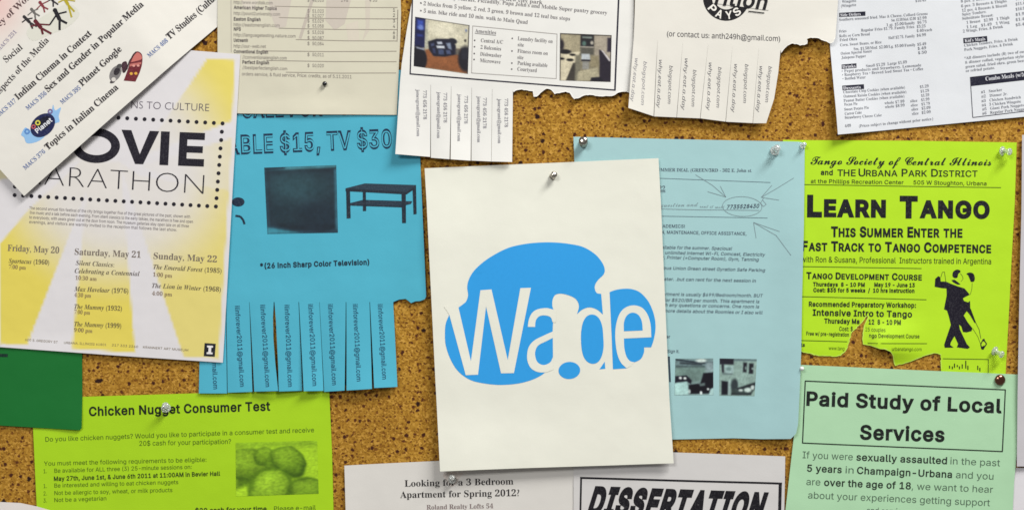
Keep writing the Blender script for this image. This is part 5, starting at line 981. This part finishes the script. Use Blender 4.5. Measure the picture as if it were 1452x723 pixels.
# ------------------------------------------------------------------ apartment flyer with photographs and tabs
def apartment_flyer():
    E0 = lambda x: 119 + (x-575)*0.068
    xs = [575, 611, 640, 669, 698, 727.4]
    torn = [(895, 134), (890.5, 132), (885, 131), (880, 131.4), (875, 133), (870, 136.4), (864, 137.4), (854, 137.8), (844, 137), (838, 135.6), (830.7, 135.6), (822, 139.4), (814, 141.4), (811, 138), (807.4, 132.4), (802, 130.8), (796, 132), (791, 133), (786.4, 134.4), (784, 131), (781, 128), (774.5, 126.6), (769, 130.6), (764, 135.4), (761, 137.8), (756.6, 138), (756, 134), (755.4, 130), (748, 129), (740, 127.6), (733, 128.6), (728.4, 131.6)]
    torn = ragged(torn, .7, 2.4, 8)
    out = [(587, -80), (900, -80), (898, 60)] + torn + [(x, E0(x)) for x in xs[::-1]][0:] 
    out = out[:-1] + [(567.6, E0(567.6)), (570, 92), (577, 45), (585, 0)]
    def h(x, y): return 3.5 + .35*math.sin(x*.02+y*.02) + 1.0*sstep(600, 566, x) + .8*sstep(735, 890, x)*sstep(110, 135, y)*(.5+.5*math.sin(x*.045)) - .6*sstep(860, 895, x)
    p = Paper('apartment_flyer', 'white apartment flyer with two colour room photographs and a torn foot', 'flyer', out, h, (224, 222, 217))
    fibre(p, torn, (240, 238, 232), 1.3, 4)
    f = p.part('border_frame'); f.rgb = (34, 32, 48)
    f.line([(585.5, -10), (583.5, 60), (582, 106.4)], 1.8); f.line([(581.4, 105.8), (700, 115.4), (872.4, 128.8)], 1.9, lift=1.2); f.line([(877.4, -10), (874, 70), (871.6, 129)], 2.4)
    f.poly([(670, 37.6), (790, 49), (789.9, 49.8), (670, 38.4)], (150, 144, 140)); f.poly([(670, 37.6), (670.8, 37.6), (669.3, 104.6), (668.5, 104.6)], (160, 154, 150)); f.poly([(668.5, 104), (788.6, 112), (788.6, 112.8), (668.5, 104.8)], (150, 144, 140)); f.poly([(789.4, 49), (790.2, 49), (789, 112.6), (788.2, 112.6)], (150, 144, 140))
    b = p.part('body_text'); g = (98, 92, 96); b.rgb = g
    for t, x0, y0, x1, y1 in (('- 5 blocks north and south of new city park', 603, -8.5, 769, 7.4), ('- near County Market, Piccadilly, Papa John\'s and Mobile Super pantry grocery', 603, -2.8, 860.5, 22), ('- 2 blocks from 5 yellow, 2 red, 3 green, 9 brown and 12 teal bus stops', 596.5, 8.2, 808, 30.4), ('- 5 min. bike ride and 10 min. walk to Main Quad', 596.5, 18.6, 748, 35.4)): b.text(t, x0, y0, x1, y1, 5.4, 'serifb', -.003)
    b = p.part('amenities_text'); b.rgb = g
    b.text('Amenities', 673.5, 47.2, 703.4, 50, 5.2, 'serifb', -.003); b.line([(673.4, 48.6), (703.4, 51.4)], .7)
    for t, x0, y0, x1, y1 in (('Central A/C', 681.8, 60.8, 713, 63.4), ('2 Balconies', 681.4, 70.4, 710.4, 72.8), ('Dishwasher', 680.8, 80, 711, 82.6), ('Microwave', 680.6, 89, 709.6, 91.4), ('Laundry facility on', 734, 58, 783.4, 62.2), ('site', 734, 66.6, 742.6, 67.4), ('Fitness room on', 733.6, 75.6, 776.5, 79.2), ('site', 733.6, 84.4, 742, 85.2), ('Parking available', 733.6, 92.6, 776, 96.2), ('Courtyard', 733.4, 101, 761, 103.4)): b.text(t, x0, y0, x1, y1, 5.2, 'serifb', -.003)
    b = p.part('bullet_points'); b.rgb = g
    for x, y in ((673.2, 58.4), (673, 67.4), (672.6, 77), (672.4, 85.4), (726.4, 55.6), (726, 73.4), (725.8, 90.4), (725.6, 99), (597, 5.4), (597, 16.4)): b.poly(ell(x, y, 1.2, 1.2, n=10))
    p.photo([(589, 25), (666, 37), (663.6, 105.8), (587, 94.8)], [
        ('r', (.2, 0, 1, .5), (198, 192, 168), .1), ('e', (.55, .18, .3, .14), (212, 206, 184), .2, .8), ('p', [(.2, .62), (1, .5), (1, 1), (.2, 1)], (128, 78, 46), .06), ('e', (.5, .8, .3, .1), (150, 92, 54), .2, .7), ('r', (0, 0, .19, .6), (24, 26, 66), .03), ('r', (.04, .05, .16, .24), (52, 74, 160), .06), ('e', (.11, .2, .05, .05), (110, 132, 200), .05), ('r', (.05, .34, .15, .38), (44, 58, 130), .05),
        ('r', (.2, .05, .24, .62), (168, 168, 150), .04), ('p', [(.25, .46), (.4, .38), (.66, .34), (.76, .46), (.78, .64), (.56, .72), (.36, .74), (.27, .62)], (26, 26, 42), .03), ('e', (.7, .38, .08, .06), (28, 28, 40), .03), ('p', [(.41, .44), (.5, .42), (.52, .47), (.43, .49)], (190, 196, 206), .03), ('p', [(.4, .52), (.55, .50), (.56, .55), (.42, .57)], (214, 220, 226), .03), ('p', [(.58, .44), (.66, .42), (.69, .56), (.62, .54)], (120, 132, 152), .04), ('e', (.5, .63, .03, .05), (90, 104, 130), .03),
        ('p', [(.30, .50), (.36, .47), (.37, .52), (.31, .55)], (70, 78, 110), .03), ('p', [(.44, .59), (.54, .58), (.55, .68), (.45, .69)], (64, 74, 104), .03), ('p', [(.58, .58), (.66, .57), (.68, .65), (.6, .66)], (74, 84, 116), .03), ('p', [(.33, .58), (.38, .57), (.40, .68), (.35, .68)], (48, 54, 84), .03), ('r', (.76, .52, .84, .64), (96, 92, 84), .06), ('e', (.95, .70, .14, .26), (28, 26, 34), .06), ('p', [(.86, .5), (1, .48), (1, .72), (.88, .72)], (34, 34, 44), .05), ('e', (.08, .84, .16, .26), (22, 20, 28), .04), ('p', [(.04, .6), (.18, .62), (.18, .65), (.04, .63)], (150, 156, 172), .03), ('e', (.94, .12, .02, .03), (120, 130, 160), .02), ('e', (.93, .33, .02, .03), (60, 56, 54), .02), ('r', (0, 0, 1, .012), (40, 38, 46), .01), ('r', (.985, 0, 1, 1), (50, 48, 52), .01)], (186, 180, 158), n=90)
    p.photo([(794, 48), (867, 51), (865.5, 117.2), (793.4, 114.8)], [
        ('r', (0, .02, .4, .4), (158, 148, 122), .06), ('r', (.66, 0, 1, .55), (158, 148, 132), .08), ('r', (.4, 0, .66, .3), (34, 32, 36), .03), ('r', (.43, .05, .62, .09), (120, 130, 122), .03), ('e', (.47, .2, .04, .05), (84, 112, 104), .04), ('e', (.62, .18, .03, .04), (170, 164, 150), .03), ('r', (.4, .26, .66, .29), (170, 162, 148), .03), ('r', (.4, .3, .66, .45), (84, 82, 74), .06),
        ('p', [(0, .42), (.4, .38), (.3, .6), (.14, 1), (0, 1)], (206, 196, 168), .03), ('e', (.1, .39, .12, .05), (26, 24, 26), .03), ('e', (.25, .45, .06, .025), (28, 26, 26), .02), ('e', (.03, .54, .06, .025), (28, 26, 26), .02), ('e', (.2, .56, .07, .03), (28, 26, 26), .02), ('p', [(.26, .62), (.34, .62), (.3, 1), (.12, 1)], (58, 54, 48), .03), ('r', (.3, .45, .4, 1), (112, 108, 92), .05),
        ('p', [(.42, .42), (.58, .42), (.6, .55), (.42, .55)], (178, 184, 188), .03), ('r', (.42, .54, .6, .58), (30, 28, 34), .02), ('r', (.44, .58, .57, .75), (132, 130, 124), .04), ('r', (.6, .45, .76, .7), (136, 126, 100), .06), ('p', [(.36, .8), (.74, .7), (.8, .96), (.34, 1)], (164, 156, 130), .04), ('p', [(.76, .32), (.82, .34), (1, .58), (1, 1), (.78, 1), (.78, .6)], (36, 30, 42), .03), ('p', [(.8, .33), (.84, .34), (1, .55), (.96, .56)], (206, 200, 200), .02), ('r', (.92, .06, 1, .36), (40, 34, 48), .04), ('p', [(.62, .92), (.8, .9), (.86, 1), (.6, 1)], (24, 22, 32), .03),
        ('e', (.02, .25, .06, .12), (34, 30, 36), .05), ('r', (0, 0, 1, .02), (40, 36, 36), .01), ('r', (0, 0, .015, 1), (60, 56, 52), .01), ('r', (.985, 0, 1, 1), (40, 36, 40), .01)], (122, 114, 94), n=90)
    bots = [(561.4, 219.4, 610.4, 223.2), (611.4, 224.4, 638, 226.6), (639.4, 226.8, 667.6, 228.6), (668.6, 228.4, 696.6, 229.8), (697, 229.8, 726.2, 230.6)]
    tl = [((593.2, 123.5), (594, 194), (602.5, 125), (602.8, 168)), ((623, 127), (622.6, 196.6), (631.4, 128.5), (631.4, 172.7)), ((652, 130), (651.6, 201), (660.9, 132.6), (660.6, 174)), ((679.5, 133), (679.5, 202.6), (687.4, 135.4), (687.2, 181)), ((708.4, 136.6), (708.7, 204), (717.7, 136.5), (717.7, 179))]
    cur = [(1.5, -.8), (1.6, .9), (2.4, -.9), (1.8, 1.0), (2.6, .5)]
    txs = [567.6] + xs[1:]
    for i in range(5):
        x0, y0, x1, y1 = bots[i]; a, tw = cur[i]
        q = [(txs[i]+(.15 if i else 0), E0(txs[i])), (txs[i+1]-.15, E0(txs[i+1])), (x1, y1), (x0, y0)]
        o, hh = p.tab(q, lambda s, t, a=a, tw=tw: a*1.8*t*t + tw*2*(s-.5)*t + .3*t + .4*math.sin(s*3.1)*t)
        lt = p.part('tab_text', hh, o); lt.rgb = (112, 110, 120)
        A, B, C, D = tl[i]
        lt.text('jonesgrant@gmail.com', A[0]-2.6, A[1]+4, B[0]-2.6, B[1], 4.8, 'serifb', -.003); lt.text('773 456 2178', C[0]-2.2, C[1]+4, D[0]-2.2, D[1]+2, 4.8, 'serifb', -.003)
    p.done(); return p
apartment_flyer()

# ------------------------------------------------------------------ white flyer with hand written tabs
def nutrition_flyer():
    E0 = lambda x: 56 + (x-896)*0.078
    xs = [898, 932, 967.6, 1003.4, 1037.6, 1074.8, 1105.6]
    torn = [(1188, -80), (1187, 0), (1185, 30), (1182.6, 55), (1180, 61), (1177, 63), (1172, 62), (1167, 60), (1161, 57), (1155, 55.4), (1148, 55), (1142.6, 56.8), (1143.4, 60), (1143, 63.6), (1139, 65.4), (1133, 66.2), (1128, 64), (1123, 63.2), (1118, 65), (1113.4, 68), (1109, 73), (1106.4, 76.4)]
    torn = torn[:3] + ragged(torn[3:], .8, 2.2, 6)
    out = [(900, -80)] + torn + [(x, E0(x)) for x in xs[::-1]] + [(899.4, 20), (900, -10)]
    def h(x, y): return 5.0 + .4*math.sin(x*.018) + 1.4*sstep(1120, 1185, x)*sstep(20, 62, y) + .5*sstep(930, 897, x) + .6*sstep(1090, 1140, x)*sstep(45, 65, y)
    p = Paper('handwritten_tab_flyer', 'white flyer with handwritten tear-off tabs and a round black emblem', 'flyer', out, h, (220, 216, 207))
    fibre(p, torn[3:], (236, 233, 226), 1.2, 9)
    t = p.part('heading'); t.rgb = (34, 32, 36)
    t.text('(or contact us: anth249h@gmail.com)', 945, 52.6, 1105, 60, 7.4, 'msans', .008, rgb=(78, 74, 76), res=3, slant=(0, -1))
    g = p.part('emblem'); k = (22, 20, 24)
    n = 40; a0, a1 = math.radians(-12), math.radians(192)
    for i in range(n):
        u, v = a0+(a1-a0)*i/n, a0+(a1-a0)*(i+1)/n
        g.poly([(1029+33*math.cos(u), -2+33*math.sin(u)), (1029+33*math.cos(v), -2+33*math.sin(v)), (1029+17*math.cos(v), -2+17*math.sin(v)), (1029+17*math.cos(u), -2+17*math.sin(u))], k)
    for ch, an in (('P', 141), ('A', 113), ('Y', 82), ('S', 54)):
        u = math.radians(an); d = (math.sin(u), -math.cos(u)); r = 30.4; w = 9.4
        bx, by = 1029+r*math.cos(u), -2+r*math.sin(u)
        g.text(ch, bx-d[0]*w/2, by-d[1]*w/2, bx+d[0]*w/2, by+d[1]*w/2, 10.6, 'sans', .03, (232, 228, 220), 2.2, res=3)
    g.poly([(1004, -20), (1088, -10), (1089, 16.5), (1056, 12), (1010, 6)], None, 3)
    g.text('rition', 1012, 7.2, 1084.4, 15, 21, 'sans', .035, k, 4, shear=.16, res=3); g.line([(1060, 17.6), (1082.6, 20.2)], 1.4, k, 4)
    bots = [(890, 154.5, 926, 165.8), (926.8, 166, 958.4, 167.4), (959, 167.4, 991.6, 168.8), (992.2, 168.8, 1027.6, 173.4), (1028.2, 173.6, 1065.8, 175.6), (1066.4, 175.7, 1084.5, 176)]
    col = [((900, 84, 893, 145), (912, 88, 908, 150)), ((934, 86, 930.5, 154), (948.6, 94, 946, 148)), ((970.6, 84, 965.5, 157), (982, 100, 979.6, 152)), ((1004.4, 90, 1001, 157.5), (1017.6, 96, 1014.8, 153.5)), ((1040.4, 92, 1036, 160.4), (1055.4, 92, 1052.6, 147)), ((1076, 95, 1071, 160), (1088.6, 95, 1083.4, 146))]
    cur = [(1.6, -2.4), (.5, -.3), (.45, .25), (.5, -.2), (.6, .3), (1.2, 1.8)]
    for i in range(6):
        x0, y0, x1, y1 = bots[i]; a, tw = cur[i]
        q = [(xs[i], E0(xs[i])), (xs[i+1]-.1, E0(xs[i+1])), (x1, y1), (x0, y0)]
        ol = None
        if i == 5: ol = [q[0], q[1], (1102, 105), (1096, 141), q[2], q[3]]
        o, hh = p.tab(q, lambda s, t, a=a, tw=tw: a*1.6*t*t + tw*1.4*(s-.5)*t + .2*t, outline=ol)
        lt = p.part('tab_text', hh, o); lt.rgb = (100, 98, 104) if i else (136, 134, 140)
        (ax, ay, bx, by), (cx, cy, dx, dy) = col[i]
        lt.text('why.eat.a.day', ax, ay, bx, by, 4.8, 'sansi', 0); lt.text('blogspot.com', cx, cy, dx, dy, 4.8, 'sansi', 0)
    p.done(); return p
nutrition_flyer()

# ------------------------------------------------------------------ pins and tacks
def plain_mat(name, rgb, rough, metal=0.0, trans=0.0, ior=1.49, coat=0.0):
    m = bpy.data.materials.new(name); m.use_nodes = True
    nt = m.node_tree; b = nt.nodes['Principled BSDF']
    b.inputs['Metallic'].default_value = metal
    b.inputs['Transmission Weight'].default_value = trans; b.inputs['IOR'].default_value = ior; b.inputs['Coat Weight'].default_value = coat
    n = nt.nodes.new('ShaderNodeTexNoise'); n.inputs['Scale'].default_value = 700; tc = nt.nodes.new('ShaderNodeTexCoord'); nt.links.new(tc.outputs['Object'], n.inputs['Vector'])
    mr = nt.nodes.new('ShaderNodeMapRange'); mr.inputs[3].default_value = rough*.7; mr.inputs[4].default_value = rough*1.3; nt.links.new(n.outputs['Fac'], mr.inputs[0]); nt.links.new(mr.outputs[0], b.inputs['Roughness'])
    mix = nt.nodes.new('ShaderNodeMix'); mix.data_type = 'RGBA'; c = lin(rgb)
    mix.inputs[6].default_value = (*[v*.9 for v in c], 1); mix.inputs[7].default_value = (*[min(1, v*1.08) for v in c], 1)
    nt.links.new(n.outputs['Fac'], mix.inputs[0]); nt.links.new(mix.outputs[2], b.inputs['Base Color'])
    return m
STEEL = plain_mat('nickel', (176, 170, 160), .22, 1.0); NEEDLE = plain_mat('steel', (190, 188, 184), .25, 1.0)
CLEAR = plain_mat('clear_plastic', (244, 248, 244), .08, 0, .7, 1.45, .3); BLACKP = plain_mat('black_plastic', (14, 13, 15), .25, 0, 0, 1.5, .5)
WHITEP = plain_mat('white_plastic', (232, 230, 226), .3, 0, 0, 1.5, .4); COPPER = plain_mat('bronze', (138, 92, 76), .2, 1.0)

def lathe(name, prof, mat, parent, n=28):
    """turned shape: (radius, height) in millimetres along the pin's own axis"""
    V, F = [], []
    for r, z in prof:
        for k in range(n):
            a = 2*math.pi*k/n; V.append((r*math.cos(a)*.001, r*math.sin(a)*.001, z*.001))
    for j in range(len(prof)-1):
        for k in range(n):
            k2 = (k+1) % n; F.append((j*n+k, j*n+k2, (j+1)*n+k2, (j+1)*n+k))
    F.append(tuple(range(n))[::-1]); F.append(tuple((len(prof)-1)*n+k for k in range(n)))
    me = bpy.data.meshes.new(name); me.from_pydata(V, [], F); me.update(); me.materials.append(mat)
    me.polygons.foreach_set('use_smooth', [True]*len(F))
    for e in me.edges:
        pass
    o = bpy.data.objects.new(name, me); COL.objects.link(o); o.parent = parent
    return o
def pin(name, label, cat, x, y, h, parts, tilt=(0, 0), group=None, scale=1.0):
    r = bpy.data.objects.new(name, None); COL.objects.link(r); r.empty_display_size = .005
    r.location = P3(x, y, h)
    d = Vector((tilt[0], -1, tilt[1])).normalized()
    r.rotation_euler = d.to_track_quat('Z', 'Y').to_euler(); r.scale = (scale,)*3
    r['label'] = label; r['category'] = cat
    if group: r['group'] = group
    for pn, prof, m in parts: lathe(pn, prof, m, r)
    return r
needle = ('needle', [(.42, .3), (.42, -2.0), (.36, -6), (.08, -8.6)], NEEDLE)
def push(mat): return [('grip', [(.6, 0), (4.0, .05), (4.5, .4), (4.5, .9), (4.0, 1.35), (2.6, 1.8), (2.0, 3), (1.9, 4.6), (2.2, 6.4), (2.9, 7.6), (3.3, 8.4), (3.3, 9.2), (2.9, 9.7), (1.5, 9.95), (.3, 10)], mat), needle]
def tack(mat, r=4.4): return [('cap', [(r*.98, 0), (r, .25), (r*.94, .9), (r*.75, 1.6), (r*.45, 2.15), (r*.15, 2.35), (.05, 2.36)], mat), needle]
def barrel(mat): return [('cap', [(2.6, 0), (2.9, .3), (2.9, 1.2), (2.3, 1.7), (2.2, 4.2), (2.7, 5.2), (2.9, 6), (2.5, 6.7), (1.2, 7), (.1, 7.05)], mat), needle]
G = 'clear plastic push pins'
pin('push_pin', 'clear push pin in the top right corner of the pale blue flyer', 'push pin', 1098, 214.5, 2.4, push(CLEAR), (.10, .25), G)
pin('push_pin', 'clear push pin in the top right corner of the tango flyer', 'push pin', 1420, 214.5, 1.6, push(CLEAR), (.75, -.15), G)
pin('push_pin', 'clear push pin at the lower right of the tango flyer', 'push pin', 1409, 497, 2.1, push(CLEAR), (.75, -.45), G)
pin('push_pin', 'clear push pin through the heading of the nugget flyer', 'push pin', 236, 578, 1.6, push(CLEAR), (.15, .35), G)
pin('push_pin', 'clear push pin above the heading of the apartment notice', 'push pin', 641, 679.5, 1.5, push(CLEAR), (.0, .45), G, .85)
pin('push_pin', 'clear push pin where the pale blue flyer meets the tango flyer', 'push pin', 1137.5, 207.5, 2.2, push(CLEAR), (.2, .3), G, .6)
pin('thumb_tack', 'silver tack in the top left corner of the pale blue flyer', 'thumb tack', 827, 203.5, 2.3, barrel(STEEL), (-.05, .2), None, 1.45)
pin('thumb_tack', 'silver tack holding the white logo poster', 'thumb tack', 783, 251, 3.7, barrel(STEEL), (.3, .35), None, 1.05)
pin('thumb_tack', 'reddish domed tack on the mint study flyer', 'thumb tack', 1417, 538, 2.1, tack(COPPER), (0, 0), None, 1.15)
pin('map_pin', 'small black round pin on the website list', 'map pin', 461, 120, 2.3, [('head', [(.1, 0), (1.2, .2), (2.0, .9), (2.3, 2.0), (2.0, 3.2), (1.2, 3.9), (.1, 4.2)], BLACKP), needle], (0, .1))
pin('map_pin', 'small white pin at the top left corner of the mint flyer', 'map pin', 1135.5, 522, 4.2, [('head', [(.1, 0), (1.2, .2), (2.0, .9), (2.3, 2.0), (2.0, 3.2), (1.2, 3.9), (.1, 4.2)], WHITEP), needle], (0, .1), None, .9)
bpy.data.objects.remove(_to); bpy.data.curves.remove(_tc)
